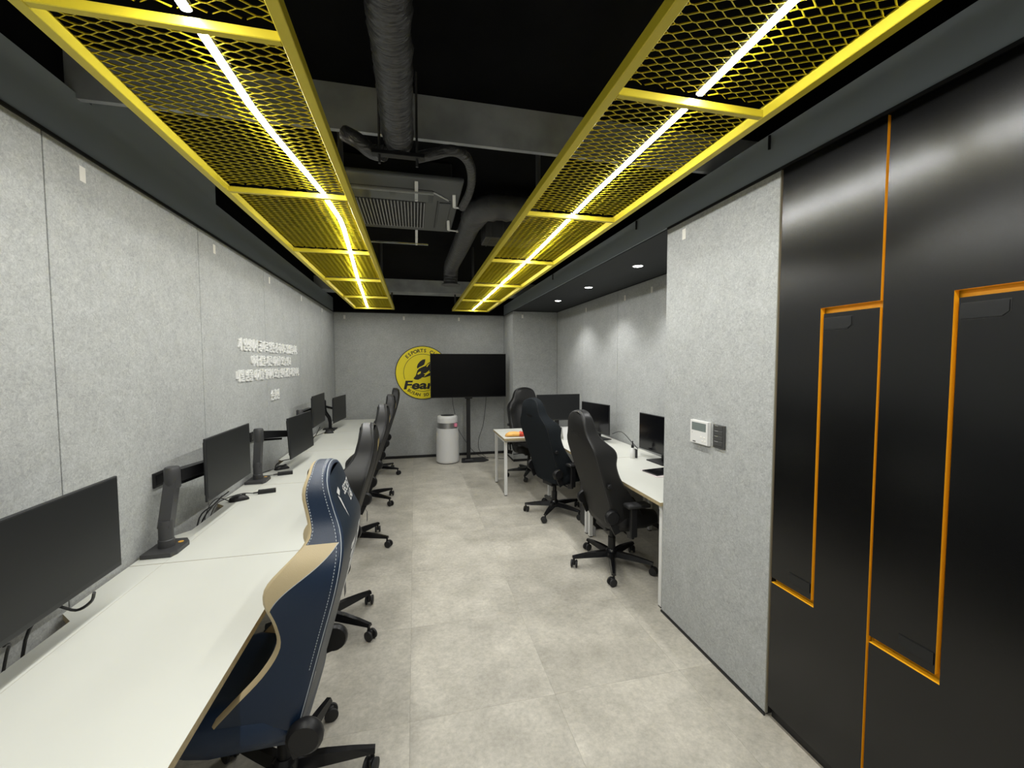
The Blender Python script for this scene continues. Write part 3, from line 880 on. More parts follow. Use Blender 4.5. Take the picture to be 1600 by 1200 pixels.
def vmark(s, ox=0, oy=0):
    return [[(ox - .5 * s, oy + .45 * s), (ox - .12 * s, oy + .62 * s), (ox + .0 * s, oy + .40 * s), (ox - .28 * s, oy + .22 * s)],
            [(ox - .50 * s, oy + .30 * s), (ox - .24 * s, oy + .10 * s), (ox - .10 * s, oy - .9 * s), (ox - .26 * s, oy - .35 * s)]]
ch, rear, body = gaming_chair((-.505, 1.69, 0), PI, 'navy blue gaming chair with beige front, stitched seams and white lettering', BLUE, spin=PI + .02, group=GL, arms=False, tagged=False)
rear_text(rear, 'SECRET', .047, -.045, 1.165, 'logo_white', sx=.9, bold=.0012, REAR=BENT)
rear_text(rear, 'LAB', .047, -.065, 1.125, 'logo_white', sx=.9, bold=.0012, REAR=BENT)
rear_text(rear, None, 0, .068, 1.150, 'logo_white', poly=vmark(.075), REAR=BENT)
# tall angular emblem below the shoulders, outlined strokes
def zig(n, w, h, x0, z0):
    out = []
    for q in range(n):
        z = z0 - q * h; s = 1 - .06 * q
        out.append([(x0 - w * s, z), (x0 + w * s * .9, z + h * .55), (x0 + w * s * .72, z + h * .30), (x0 - w * s * .5, z - h * .1)])
        out.append([(x0 - w * s * .9, z - h * .18), (x0 - w * s * .2, z + .10 * h), (x0 - w * s * .35, z - h * .42), (x0 - w * s * .75, z - h * .5)])
        out.append([(x0 + w * s * .2, z + h * .02), (x0 + w * s * .8, z + h * .2), (x0 + w * s * .55, z - h * .3), (x0 + w * s * .3, z - h * .26)])
    return out
rear_text(rear, None, 0, 0, 0, 'logo_white', poly=[[(u, v) for u, v in pg] for pg in zig(7, .13, .036, 0, .985)], REAR=BENT)
MB().bar((-.1635, .222, .61), (-.112, .205, .43), .004, .003).build('trim_line', 'logo_white', ch)

def gold(rear):
    rear_text(rear, None, 0, .0, 1.15, 'logo_gold', poly=[
        [(-.055, .03), (-.03, .036), (-.012, -.012), (-.022, -.05)], [(-.012, .02), (.008, .034), (.012, -.02), (-.002, -.03)],
        [(.02, .035), (.045, .04), (.035, -.008), (.02, -.016)], [(.05, .04), (.06, .042), (.05, 0), (.042, 0)]])
c2, r2, _ = gaming_chair((-.562, 2.70, 0), PI, 'black leather gaming chair with gold mark, next behind the blue chair', BLACK, spin=.1, group=GL, arms=False, tagged=.05); gold(r2)
c3, r3, _ = gaming_chair((-.562, 3.92, 0), PI, 'black leather gaming chair with gold mark at the middle desk of the row', BLACK, spin=.30, group=GL, arms=False, tagged=.05); gold(r3)
c4, r4, _ = gaming_chair((-.560, 5.12, 0), PI, 'black gaming chair at the second desk from the back wall', BLACK, spin=.0, group=GL, arms=False); gold(r4)
c5, r5, _ = gaming_chair((-.560, 6.42, 0), PI, 'black gaming chair nearest the back wall in the left row', BLACK, spin=.25, group=GL, arms=False)
d1, q1, _ = gaming_chair((1.538, 3.04, 0), .02, 'black gaming chair with plain rear at the desk beside the felt partition', BLACK, spin=PI - .10 - .02, group=GR, tagged=.06)
rear_text(q1, 'Team', .055, 0, 1.10, 'logo_dark', bold=.002)
d2, q2, _ = gaming_chair((1.475, 4.28, 0), .28, 'dark fabric gaming chair with rounded head at the middle alcove desk', CLOTH, spin=PI - .6, group=GR)
rear_text(q2, 'Team', .05, 0, 1.10, 'logo_dark', bold=.002)
d3, q3, _ = gaming_chair((1.60, 5.78, 0), -PI / 2, 'black gaming chair behind the crosswise desk, facing into the room', BLACK, spin=.8, group=GR)

# ================================================================== WALL THINGS
def unproj(px, py, x=None, y=None, z=None):
    d = M3 @ Vector((px - 800, -(py - 600), -FPX))
    k = (x - CAM.x) / d.x if x is not None else ((y - CAM.y) / d.y if y is not None else (z - CAM.z) / d.z)
    return CAM + d * k

# raised white lettering on the felt wall
t = thing('wall_lettering', (XL, 4.31, 1.30), 'raised white brush lettering in four lines on the felt wall', 'lettering')
for body, y0, y1, zc, h in (('제 인생에서 공짜로 얻은 건 하나도 없었습니다.', 3.505, 5.11, 1.797, .098),
                            ('어제 값을 치른 대가를 오늘 받고', 3.755, 4.85, 1.672, .092),
                            ('내일 받을 대가를 위해서 오늘 먼저 값을 치릅니다.', 3.455, 5.16, 1.556, .092),
                            ('손흥민', 4.20, 4.43, 1.357, .100)):
    vs, fs = text_mesh(body, .1, .005, bold=.0012)
    xs = [v[0] for v in vs]; ys = [v[1] for v in vs]
    ax, bx, ay, by = min(xs), max(xs), min(ys), max(ys)
    m = MB()
    m.add([(.0052 + v[2], y0 + (v[0] - ax) / (bx - ax) * (y1 - y0) - 4.31, zc + ((v[1] - ay) / (by - ay) - .5) * h - 1.30 + (v[0] - ax) / (bx - ax) * .0) for v in vs], fs)
    m.build('text_line', 'letter_white', t, recalc=False)['kind'] = 'stuff'

# round club sign on the back wall
SY = YB - .015
scx, scz, SR = .135, 1.480, .462
t = thing('club_sign', (scx, SY, scz), 'round yellow and black club sign on the back wall, half hidden by the television', 'sign')
MB().lathe([(SR, -.0005), (SR, -.0115)], n=64, axis='Y').build('rim', 'sign_black', t)
MB().lathe([(SR - .012, -.0115), (SR - .012, -.014)], n=64, axis='Y').build('disc', 'sign_yellow', t)
def ring(r0, r1, a0, a1, n, d0, d1):
    m = MB()
    pts = [(r1 * math.cos(a0 + (a1 - a0) * k / n), r1 * math.sin(a0 + (a1 - a0) * k / n)) for k in range(n + 1)]
    ptsi = [(r0 * math.cos(a0 + (a1 - a0) * k / n), r0 * math.sin(a0 + (a1 - a0) * k / n)) for k in range(n + 1)]
    for k in range(n):
        q = [ptsi[k], pts[k], pts[k + 1], ptsi[k + 1]]
        m.add([(u, d0, v) for u, v in q] + [(u, d1, v) for u, v in q], [(0, 1, 2, 3), (7, 6, 5, 4), (0, 4, 5, 1), (1, 5, 6, 2), (2, 6, 7, 3), (3, 7, 4, 0)])
    return m
ring(.318, .325, math.radians(-22), math.radians(200), 56, -.0140, -.0155).build('inner_ring', 'sign_black', t)
ring(.318, .325, math.radians(228), math.radians(312), 24, -.0140, -.0155).build('inner_ring', 'sign_black', t)
def arc_text(body, r, a_mid, step, size, top=True):
    m = MB(); n = len(body)
    for i, chx in enumerate(body):
        if chx == ' ': continue
        off = (i - (n - 1) / 2) * step
        a = a_mid - off if top else a_mid + off
        rot = a - PI / 2 if top else a + PI / 2
        vs, fs = text_mesh(chx, size, 0, bold=.0022)
        px, pz = r * math.cos(a), r * math.sin(a)
        m.add([(px + v[0] * math.cos(rot) - v[1] * math.sin(rot), -.0148, pz + v[0] * math.sin(rot) + v[1] * math.cos(rot)) for v in vs], fs)
    return m
arc_text('ESPORTS CLUB', .378, math.radians(88), math.radians(8.3), .082).build('lettering', 'sign_black', t, recalc=False)['kind'] = 'stuff'
arc_text('BUSAN SO', .386, math.radians(256), math.radians(7.0), .070, False).build('lettering', 'sign_black', t, recalc=False)['kind'] = 'stuff'
vs, fs = text_mesh('FearX', .235, 0, shear=.16, bold=.008)
xs = [v[0] for v in vs]; ys = [v[1] for v in vs]
vv = [(-.325 + (v[0] - min(xs)) / (max(xs) - min(xs)) * .74, -.0150, -.285 + (v[1] - min(ys)) / (max(ys) - min(ys)) * .150) for v in vs]
root = list(range(len(vv)))
def find(a):
    while root[a] != a: root[a] = root[root[a]]; a = root[a]
    return a
for f in fs:
    for q in f[1:]: root[find(q)] = find(f[0])
for r_ in sorted({find(f[0]) for f in fs}):
    mine = [f for f in fs if find(f[0]) == r_]; ids = sorted({q for f in mine for q in f}); mp_ = {q: k for k, q in enumerate(ids)}
    MB().add([vv[q] for q in ids], [tuple(mp_[q] for q in f) for f in mine]).build('letter', 'sign_black', t, recalc=False)
# fox-head emblem: flat black shapes with cut-outs, traced in sign pixels (8 px per photo pixel)
def sg(px, py): return ((px - 478) * SR / 331.0, (422 - py) * SR / 331.0)
def shape(name, pts, mt, d=-.0152):
    MB().prism([sg(*p) for p in pts], lambda u, v, dd: (u, dd, v), -.0140, d).build(name, mt, t)
shape('emblem_ear', [(510, 255), (506, 290), (494, 322), (470, 338), (438, 352), (412, 372), (406, 350), (418, 315), (445, 282), (478, 260)], 'sign_black')
shape('emblem_head', [(366, 488), (376, 476), (392, 455), (402, 425), (412, 395), (432, 372), (470, 352), (510, 338), (540, 305), (575, 285), (620, 262), (650, 300), (640, 380), (618, 430), (590, 470), (560, 462), (540, 470), (500, 480), (470, 478), (450, 494), (420, 508), (388, 506), (368, 498)], 'sign_black')
shape('emblem_eye', [(408, 440), (425, 415), (455, 405), (450, 430), (425, 445)], 'sign_yellow', -.0160)
shape('emblem_cut', [(484, 432), (510, 428), (545, 402), (556, 388), (552, 412), (590, 404), (548, 432), (520, 450), (505, 462), (488, 470), (506, 446)], 'sign_yellow', -.0160)
shape('emblem_cut', [(520, 345), (538, 318), (572, 300), (548, 324), (530, 352)], 'sign_yellow', -.0160)

# thermostat and light switch on the partition
t = thing('thermostat', (XR, 2.021, 1.19), 'white wall thermostat with grey display on the felt partition', 'thermostat')
MB().rbox(-.014, 0, -.0745, .0745, 0, .132, .003, 2).build('back_case', 'white_plastic', t)
MB().rbox(-.022, -.014, -.072, .0745, .001, .132, .003, 2).build('front_case', 'white_plastic', t)
MB().box(-.0226, -.021, -.058, .060, .075, .120).build('display', 'lcd', t)
for yy, zz in ((-.020, .042), (-.045, .042), (-.032, .022), (-.055, .022)):
    MB().rbox(-.0232, -.021, yy - .007, yy + .007, zz - .005, zz + .005, .001, 1).build('button', 'sticker', t)
MB().lathe([(.003, -.0221), (.003, -.0226)], (0, .055, .060), 10, 'X').build('indicator', 'button_grey', t)
MB().rbox(-.0228, -.021, .025, .050, .008, .014, .0008, 1).build('mark', 'switch_dark', t)
t = thing('light_switch', (XR, 1.879, 1.193), 'dark grey light switch plate beside the thermostat', 'light switch')
MB().rbox(-.010, 0, -.043, .043, 0, .124, .002, 2).build('plate', 'switch_dark', t)
for zz in (.012, .040, .068, .096):
    MB().rbox(-.0125, -.009, -.030, .034, zz, zz + .0255, .0012, 1).build('rocker', 'switch_dark', t)
    MB().box(-.0129, -.0124, .002, .026, zz + .022, zz + .0235).build('mark_line', 'button_grey', t)
# black wall outlets behind the mounts
for k, (yy, lb) in enumerate(((2.475, 'black wall socket behind the first monitor mount'), (3.735, 'black wall socket behind the second monitor mount'))):
    t = thing('wall_socket', (XL, yy, 1.022), lb, 'socket', 'black wall sockets')
    MB().rbox(0, .010, -.062, .062, 0, .075, .002, 2).build('plate', 'black_plastic', t)
    MB().box(.010, .0115, -.045, .045, .012, .063).build('insert', 'black_gloss', t)

# ================================================================== TELEVISION, PURIFIER
t = thing('television', (.865, 6.86, 0), 'large black television on a floor stand before the yellow sign', 'television')
MB().rbox(-.622, .628, -.012, .03, 1.077, 1.797, .004, 2).build('frame', 'black_plastic', t)
MB().box(-.614, .620, -.0135, -.011, 1.090, 1.789).build('screen', 'tv_screen', t)
MB().rbox(-.40, .40, .03, .062, 1.16, 1.62, .01, 2).build('back_cover', 'black_plastic', t)
MB().rbox(-.032, .032, .064, .110, .02, 1.45, .006, 2).build('pole', 'black_plastic', t)
MB().rbox(-.06, .06, .016, .064, 1.050, 1.092, .004, 1).build('bracket', 'black_plastic', t)
MB().prism([(-.135, -.10), (-.10, -.14), (.24, -.14), (.33, -.06), (.28, .17), (-.10, .17)], lambda u, v, d: (u, v + .06, d), 0, .014).build('base_plate', 'black_plastic', t)
MB().prism([(-.10, -.07), (.10, -.07), (.10, .09), (-.10, .09)], lambda u, v, d: (u * (1 - .5 * d / .04), (v + .03) * (1 - .4 * d / .04) + .05, d), .014, .034).build('base_cone', 'black_plastic', t)

t = thing('air_purifier', (.515, 6.93, 0), 'white cylindrical air purifier with silver band in front of the back wall', 'air purifier')
MB().lathe([(.172, 0), (.180, .012)], n=40).build('foot', 'trim_black', t, smooth=45)
MB().lathe([(.180, .012), (.190, .03), (.190, .05), (.186, .30), (.177, .560), (.176, .575)], n=40).build('body', 'purifier_white', t, smooth=45)
MB().lathe([(.168, .575), (.166, .668)], n=40).build('silver_band', 'silver', t, smooth=45)
MB().lathe([(.170, .668), (.170, .735), (.163, .765), (.150, .778), (.120, .780)], n=40).build('top_housing', 'purifier_white', t, smooth=45)
MB().lathe([(.112, .780), (.112, .786), (.02, .788)], n=32).build('top_display', 'black_gloss', t, smooth=45)
MB().rbox(.098, .146, -.155, -.105, .605, .660, .004, 1).build('sticker', 'pink', t)
m = MB()
for k in range(40):
    a = 2 * PI * k / 40
    m.bar((.1885 * math.cos(a), .1885 * math.sin(a), .06), (.180 * math.cos(a), .180 * math.sin(a), .50), .002, .002)
m.build('vent_slots', 'sticker', t)['kind'] = 'stuff'

# ================================================================== CEILING SERVICES
ZAC = 2.75
t = thing('air_conditioner', (-.175, 3.10, ZAC), 'dark square cassette air conditioner hung between the yellow lights', 'air conditioner')
MB().rbox(-.42, .42, -.42, .42, .03, ZC - ZAC - .002, .01, 1).build('body', 'ac_dark', t)
MB().rbox(-.485, .485, -.50, .50, 0, .030, .010, 2).build('panel', 'ac_panel', t)
MB().box(-.262, .262, -.125, .415, -.002, .001).build('grille_recess', 'ac_dark', t)
sl = None
for k in range(24):
    x = -.255 + k * .0222
    if sl is None: sl = MB().box(-.0022, .0022, -.122, .412, -.007, -.002).build('grille_bar', 'ac_grille', t, loc=(x, 0, 0))
    else: share(sl, 'grille_bar', t, (x, 0, 0))
sl = None
for k in range(21):
    y = -.112 + k * .0256
    if sl is None: sl = MB().box(-.258, .258, -.0013, .0013, -.0040, -.002).build('grille_slat', 'ac_panel', t, loc=(0, y, 0))
    else: share(sl, 'grille_slat', t, (0, y, 0))
MB().box(-.36, .30, -.335, -.325, -.0012, .0005).build('air_slot', 'ac_dark', t)
MB().box(.34, .346, -.17, .40, -.0012, .0005).build('air_slot', 'ac_dark', t)
MB().bar((.30, -.33, -.0005), (.43, -.17, -.0005), .008, .002).build('air_slot', 'ac_dark', t)
MB().rbox(.355, .435, -.15, .40, -.010, .0005, .004, 1).build('air_flap', 'ac_panel', t)
MB().bar((.31, -.315, -.004), (.415, -.20, -.004), .014, .004).build('flap_edge', 'button_grey', t)
# clear wind deflectors on white brackets
for nm, y0, y1, z0, bx in (('one above the grille', -.412, -.275, -.050, ((.200, -.46),)), ('edge-on past the grille', .70, .735, -.050, ((.205, .49),))):
    d = thing('wind_deflector', (-.175, 3.10, ZAC), 'clear acrylic wind deflector under the air conditioner, ' + nm, 'wind deflector', 'clear wind deflectors')
    MB().box(-.45, .305, y0, y1, z0 - .004, z0).build('acrylic_sheet', 'acrylic', d)
    yb = y0 if y0 < 0 else y1
    MB().box(-.45, .305, yb - .003, yb + .003, z0 - .007, z0 + .003).build('edge_strip', 'button_grey', d)
    for x, y in bx:
        ye = y1 - .02 if y0 < 0 else y1
        MB().bar((x, y, -.002), (x, y + (.05 if y0 < 0 else .06), z0 + .008), .020, .005).build('bracket', 'white_plastic', d)
        MB().bar((x, y + (.05 if y0 < 0 else .06), z0 + .004), (x, ye, z0 + .004), .020, .005).build('bracket', 'white_plastic', d)
        MB().lathe([(.010, z0 + .006), (.010, z0 - .008)], (x, ye, 0), 10).build('clip', 'white_plastic', d)
d = thing('wind_deflector', (-.175, 3.10, ZAC), 'white bracket pair for a deflector at the side of the air conditioner', 'wind deflector', 'clear wind deflectors')
for y in (-.31, .19):
    MB().bar((.440, y, -.004), (.452, y + .11, -.045), .020, .005).build('bracket', 'white_plastic', d)
    MB().bar((.450, y + .11, -.045), (.515, y + .12, -.045), .020, .005, up=(0, 0, 1)).build('bracket', 'white_plastic', d)
    MB().lathe([(.009, -.038), (.009, -.052)], (.522, y + .12, 0), 10).build('clip', 'white_plastic', d)

# tape-wrapped pipe run overhead, on a strut hanger
t = thing('wrapped_pipe', (-.056, 1.0, 2.617), 'thick black tape-wrapped pipe running under the ceiling to the beam', 'pipe')
pts = []; rs = []
N = 220
for k in range(N + 1):
    y = -2.55 + 3.48 * k / N
    pts.append((random.uniform(-.003, .003), y, random.uniform(-.002, .002))); rs.append(.062 + random.uniform(-.003, .003))
q = MB().tube(pts, rs, 20)
for i in range(len(q.v)):
    x, y, z = q.v[i]; a = math.atan2(z, x)
    k = 1 + .035 * math.sin(y * 46 + 2.2 * math.sin(a + y * 3) + 3 * math.sin(y * 7)) * (.4 + .6 * math.sin(a * 2 + y * 9)) + random.uniform(-.012, .012)
    q.v[i] = (x * k, y, z * k)
q.build('wrapped_run', 'tape_black', t, smooth=50)
MB().tube([(0, .90, 0), (.0, .95, .005), (.0, .985, .02)], [.062, .057, .03], 16).build('wrapped_end', 'tape_black', t, smooth=60)
t = thing('pipe_hanger', (-.056, 1.90, 2.55), 'black strut hanger with two threaded rods carrying the wrapped pipe', 'hanger')
MB().rbox(-.11, .11, -.018, .018, -.016, .002, .002, 1).build('strut', 'black_plastic', t)
for s in (-1, 1):
    MB().tube([(s * .078, 0, -.05), (s * .078, 0, ZC - 2.55 - .002)], .006, 6).build('threaded_rod', 'rod_grey', t)
def hose(name, pix, r, label, cat, m='tape_black', n=4):
    P_ = [unproj(px, py, y=y) for px, py, y in pix]
    # Catmull-Rom
    out = []
    for i in range(len(P_) - 1):
        p0 = P_[max(i - 1, 0)]; p1 = P_[i]; p2 = P_[i + 1]; p3 = P_[min(i + 2, len(P_) - 1)]
        for k in range(n):
            s = k / n
            out.append(.5 * ((2 * p1) + (p2 - p0) * s + (2 * p0 - 5 * p1 + 4 * p2 - p3) * s * s + (3 * p1 - p0 - 3 * p2 + p3) * s ** 3))
    out.append(P_[-1])
    o = MB().tube(out, r, 10).build(name, m, smooth=60)
    return tag(o, label, cat)
hose('branch_pipe', [(538, 208, 1.98), (560, 220, 1.96), (580, 236, 1.98), (600, 240, 1.95)], .033, 'thin wrapped branch pipe joining the overhead pipe from the wall side', 'pipe')
hose('insulated_hose', [(652, 246, 1.93), (680, 240, 1.93), (705, 235, 1.93), (725, 243, 1.97), (735, 260, 2.10), (737, 281, 2.40), (733, 302, 2.56), (722, 325, 2.72)], .024, 'bent insulated hose dropping beside the air conditioner', 'hose', n=5)
# flexible ducts
def ribbed(pts, r, n=18, step=.05, amp=.004):
    pts = [Vector(p) for p in pts]; out = []; rs = []
    for a, b in zip(pts[:-1], pts[1:]):
        L = (b - a).length; m_ = max(1, int(L / (step / 4)))
        for k in range(m_):
            out.append(a + (b - a) * k / m_)
    out.append(pts[-1])
    for i in range(len(out)): rs.append(r + (amp if i % 4 == 0 else 0))
    return MB().tube(out, rs, n)
t = thing('flexible_duct', (.46, 3.02, 2.74), 'black flexible duct bending back along the ceiling to a flanged end', 'duct')
el = [(.06 + .12 * math.cos(a) - .12, .09 + .12 * math.sin(a) - .12, 0) for a in [PI / 2 * k / 6 for k in range(7)]]
ribbed([(.40, -.05, .02), (.12, -.05, .015), (.04, -.02, .01), (-.01, .06, 0), (-.02, .20, -.01)], .088, step=.10, amp=.007).build('elbow_section', 'duct_dark', t, smooth=70)
ribbed([(-.02, .20, -.01), (-.035, .9, -.02), (-.05, 1.62, -.02), (-.05, 1.72, -.04), (-.05, 1.77, -.09), (-.05, 1.78, -.20)], .078, step=.03, amp=.003).build('long_section', 'duct_dark', t, smooth=70)
MB().lathe([(.080, -.20), (.105, -.205), (.105, -.212), (.080, -.212)], (-.05, 1.78, 0), 24).build('flange', 'duct_dark', t)
MB().rbox(.40, .44, -.18, .09, -.11, .14, .004, 1).build('collar_box', 'ac_dark', t)
t = tag(MB().rbox(.56, .98, 3.30, 3.54, 2.64, 2.78, .004, 1).build('duct_box', 'duct_dark'), 'flat dark metal duct section behind the flexible duct', 'duct')
for k in range(4):
    MB().box(.60 + k * .10, .605 + k * .10, 3.296, 3.544, 2.636, 2.784).build('rib', 'ac_panel', t)

# ================================================================== SMALL THINGS ON THE DESKS
def mouse(loc, rz, label):
    t = thing('computer_mouse', loc, label, 'mouse', 'black computer mice', rz)
    m = MB(); NS = 14; L = [(-.058, .012, .006), (-.05, .026, .022), (-.02, .031, .036), (.02, .030, .034), (.045, .027, .022), (.058, .018, .010)]
    for x, hw, h in L:
        for k in range(NS):
            a = PI * k / (NS - 1); m.v.append((x, hw * math.copysign(abs(math.cos(a)) ** .7, math.cos(a)), .001 + h * max(0.0, math.sin(a)) ** .8))
    for i in range(len(L) - 1):
        for k in range(NS - 1): m.f.append((i * NS + k, i * NS + k + 1, (i + 1) * NS + k + 1, (i + 1) * NS + k)); m.m.append(0)
        m.f.append((i * NS, (i + 1) * NS, (i + 1) * NS + NS - 1, i * NS + NS - 1)); m.m.append(0)
    m.f.append(tuple(range(NS))); m.f.append(tuple((len(L) - 1) * NS + k for k in range(NS))); m.m += [0, 0]
    m.build('shell', 'black_plastic', t, smooth=60)
    MB().rbox(.018, .040, -.003, .003, .028, .039, .0015, 1).build('scroll_wheel', 'rubber', t)
mouse((-1.165, 3.10, ZD), .5, 'black mouse beside the cable notch of the second desk')
mouse((-1.14, 3.94, ZD), .6, 'black mouse under the low hung monitor on the middle desk')
mouse((-1.11, 5.83, ZD), .2, 'black mouse on the second desk from the back wall')
mouse((-1.13, 6.01, ZD), .2, 'black mouse on the desk against the back wall')
def hub(loc, rz, label):
    t = thing('usb_hub', loc, label, 'hub', 'black cable hubs', rz)
    MB().rbox(-.055, .055, -.018, .018, 0, .026, .003, 2).build('case', 'black_plastic', t)
    for k in range(4): MB().box(-.042 + k * .024, -.028 + k * .024, -.012, .012, .026, .0268).build('port_cap', 'graphite', t)
    MB().tube([(-.055, 0, .012), (-.085, 0, .010)], .005, 8).build('plug', 'rubber', t)
hub((-1.035, 3.235, ZD), .25, 'black oblong cable hub on the second desk beside the mouse')
hub((-1.055, 3.735, ZD), .25, 'black oblong cable hub on the middle desk in front of the mouse')
def cable(name, pts, r, label, m='rubber', n=5):
    P_ = [Vector(p) for p in pts]; out = []
    for i in range(len(P_) - 1):
        p0 = P_[max(i - 1, 0)]; p1 = P_[i]; p2 = P_[i + 1]; p3 = P_[min(i + 2, len(P_) - 1)]
        for k in range(n):
            s = k / n
            out.append(.5 * ((2 * p1) + (p2 - p0) * s + (2 * p0 - 5 * p1 + 4 * p2 - p3) * s * s + (3 * p1 - p0 - 3 * p2 + p3) * s ** 3))
    out.append(P_[-1])
    return tag(MB().tube(out, r, 6).build(name, m, smooth=60), label, 'cable')
zc = ZD + .004
cable('mouse_cable', [(-1.215, 3.068, ZD + .012), (-1.235, 2.97, ZD + .06), (-1.245, 2.86, ZD + .03), (-1.25, 2.80, ZD - .10), (-1.255, 2.76, ZD - .4)], .003, 'thin black cable from the mouse down the second desk notch')
cable('hub_cable', [(-1.118, 3.213, ZD + .010), (-1.18, 3.185, ZD + .02), (-1.225, 3.05, ZD + .03), (-1.235, 2.92, ZD + .02), (-1.25, 2.84, ZD - .12), (-1.255, 2.8, ZD - .4)], .003, 'thin black cable from the second desk hub to the notch')
cable('display_cable', [(-1.065, 2.62, .905), (-1.12, 2.65, .85), (-1.22, 2.70, .76), (-1.25, 2.68, .55)], .004, 'black display cable hanging under the second desk monitor')
cable('display_cable', [(-1.065, 2.70, .905), (-1.15, 2.72, .83), (-1.24, 2.76, .70), (-1.252, 2.74, .5)], .004, 'black power cable hanging under the second desk monitor')
cable('mouse_cable', [(-1.19, 3.905, ZD + .012), (-1.23, 3.86, ZD + .008), (-1.25, 3.80, ZD + .01), (-1.262, 3.72, ZD + .03), (-1.262, 3.62, ZD + .006)], .003, 'thin black cable of the middle desk mouse along the felt wall')
cable('hub_cable', [(-1.138, 3.713, ZD + .010), (-1.18, 3.70, ZD + .008), (-1.23, 3.70, ZD + .01), (-1.25, 3.78, ZD + .005)], .003, 'thin black cable from the middle desk hub to the felt wall')
cable('mouse_cable', [(-1.168, 5.818, ZD + .010), (-1.21, 5.70, ZD + .005), (-1.235, 5.5, ZD + .005), (-1.235, 5.38, ZD - .05), (-1.24, 5.33, ZD - .3)], .003, 'thin black cable of the second to last desk mouse')
cable('display_cable', [(-1.04, 4.98, .94), (-1.09, 4.98, .84), (-1.16, 5.06, .78), (-1.235, 5.2, .72), (-1.25, 5.2, .5)], .004, 'black cable loop under the highest hung monitor')
cable('display_cable', [(-1.045, 4.06, .842), (-1.10, 4.07, .79), (-1.19, 4.09, .765), (-1.245, 4.11, .70), (-1.25, 4.11, .5)], .004, 'black cable under the low hung monitor')
cable('display_cable', [(-1.07, 1.66, .874), (-1.10, 1.69, .83), (-1.15, 1.70, .80), (-1.195, 1.66, .84), (-1.235, 1.62, .76), (-1.25, 1.6, .5)], .005, 'black cable bunch under the monitor of the blue chair desk')
cable('display_cable', [(-1.115, 1.40, .872), (-1.15, 1.46, .84), (-1.21, 1.52, .76), (-1.245, 1.5, .5)], .004, 'black looping cable at the notch of the blue chair desk')
cable('power_cable', [(.60, 6.94, 1.08), (.62, 7.0, .92), (.66, 7.1, .75), (.70, 7.2, .55), (.82, 7.25, .32), (1.0, 7.2, .08), (1.15, 7.1, .008), (1.4, 7.05, .006)], .004, 'black cable hanging from the television near the purifier')
cable('power_cable', [(1.17, 6.94, 1.08), (1.17, 7.05, .85), (1.15, 7.18, .55), (1.08, 7.22, .30), (1.08, 7.15, .12), (1.20, 7.02, .008), (1.34, 6.95, .006), (1.50, 6.90, .006)], .004, 'black cable hanging from the television near the pier')
cable('power_cable', [(2.20, 4.36, ZD + .10), (2.25, 4.24, ZD + .14), (2.29, 4.10, ZD + .06), (2.29, 3.95, ZD + .006)], .004, 'thin black cable behind the middle alcove monitor')

# PC tower under the alcove desks
t = thing('computer_tower', (1.83, 3.83, 0), 'black computer tower standing under the alcove desks', 'computer')
MB().rbox(-.20, .20, -.10, .10, .012, .44, .006, 2).build('case', 'black_plastic', t)
MB().box(-.2015, -.2, -.085, .085, .03, .42).build('front_panel', 'graphite', t)
for sx in (-.16, .16):
    for sy in (-.07, .07): MB().box(sx - .02, sx + .02, sy - .015, sy + .015, 0, .012).build('foot', 'rubber', t)
# orange snack bag lying on the crosswise desk
t = thing('snack_bag', (1.19, 5.02, ZD), 'orange and red plastic snack bag lying on the crosswise desk', 'snack bag', rz=-.12)
m = MB(); NS = 16; L = [(-.105, .018, .012), (-.092, .045, .035), (-.05, .052, .058), (.02, .052, .062), (.07, .050, .055)]
for x, hw, h in L:
    for k in range(NS):
        a = 2 * PI * k / NS; m.v.append((x + random.uniform(-.003, .003), hw * math.cos(a), h / 2 + h / 2 * math.sin(a)))
for i in range(len(L) - 1):
    for k in range(NS): m.f.append((i * NS + k, i * NS + (k + 1) % NS, (i + 1) * NS + (k + 1) % NS, (i + 1) * NS + k)); m.m.append(0)
m.f.append(tuple(range(NS))); m.f.append(tuple((len(L) - 1) * NS + k for k in range(NS))); m.m += [0, 0]
m.build('pouch', 'snack_orange', t, smooth=60)
m = MB(); L = [(.07, .050, .055), (.09, .052, .062), (.105, .046, .050), (.118, .050, .060), (.130, .03, .03)]
for x, hw, h in L:
    for k in range(NS):
        a = 2 * PI * k / NS; j = 1 + .18 * math.sin(5 * a)
        m.v.append((x, hw * math.cos(a) * j, max(0.0, h / 2 + h / 2 * math.sin(a) * j)))
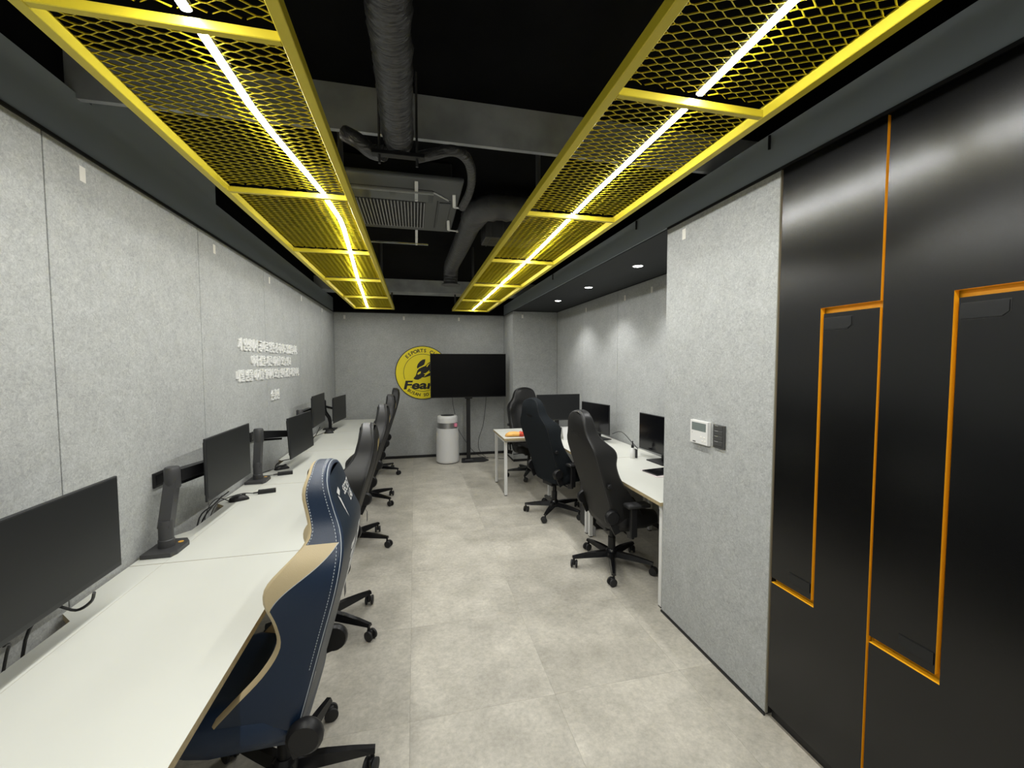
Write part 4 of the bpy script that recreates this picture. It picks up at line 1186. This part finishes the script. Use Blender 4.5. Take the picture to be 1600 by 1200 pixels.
for i in range(len(L) - 1):
    for k in range(NS): m.f.append((i * NS + k, i * NS + (k + 1) % NS, (i + 1) * NS + (k + 1) % NS, (i + 1) * NS + k)); m.m.append(0)
m.f.append(tuple(range(NS))); m.f.append(tuple((len(L) - 1) * NS + k for k in range(NS))); m.m += [0, 0]
m.build('crumpled_end', 'snack_red', t, smooth=40)
t = tag(MB().rbox(1.47, 1.60, 5.12, 5.19, ZD, ZD + .009, .003, 1).build('phone', 'black_plastic'), 'dark phone lying flat on the crosswise desk', 'phone')
# desk calendar
t = thing('desk_calendar', (1.80, 4.70, ZD), 'small white spiral-bound calendar standing on the middle alcove desk', 'calendar', rz=.1)
for s in (-1, 1):
    MB().prism([(-.09, 0), (.09, 0), (.09, .15), (-.09, .15)], lambda u, v, d, s=s: (u, s * (.045 * (1 - v / .15)) + d, v), 0, .002).build('page', 'paper', t)
for k in range(10):
    MB().tube([(-.08 + k * .0178, .008 * math.cos(a), .150 + .010 * math.sin(a)) for a in [2 * PI * q / 8 for q in range(9)]], .0016, 4).build('spiral_ring', 'black_plastic', t)
# tablet leaning low near the partition
t = thing('tablet', (1.97, 3.06, ZD), 'thin black tablet lying on papers beside the partition monitor', 'tablet', rz=.15)
MB().rbox(-.10, .13, -.09, .09, .0045, .0125, .003, 1).build('body', 'black_plastic', t)
MB().box(-.094, .124, -.084, .084, .0125, .0131).build('screen', 'screen_gloss', t)
t = tag(MB().box(1.865, 2.11, 2.93, 3.17, ZD, ZD + .004).build('paper_pad', 'paper_pink'), 'pale paper pad under the black tablet', 'paper pad')
# small white bottle with black cap bracket
t = thing('spray_bottle', (2.03, 3.60, ZD), 'small white bottle with a black holder on the alcove desk seam', 'bottle')
MB().lathe([(.024, 0), (.026, .004), (.026, .075), (.014, .092), (.012, .10)], n=18).build('body', 'white_plastic', t, smooth=45)
MB().lathe([(.013, .10), (.013, .125), (.006, .13), (.005, .165)], n=14).build('nozzle', 'black_plastic', t, smooth=45)
MB().rbox(.027, .045, -.02, .02, 0, .085, .003, 1).build('holder', 'graphite', t)
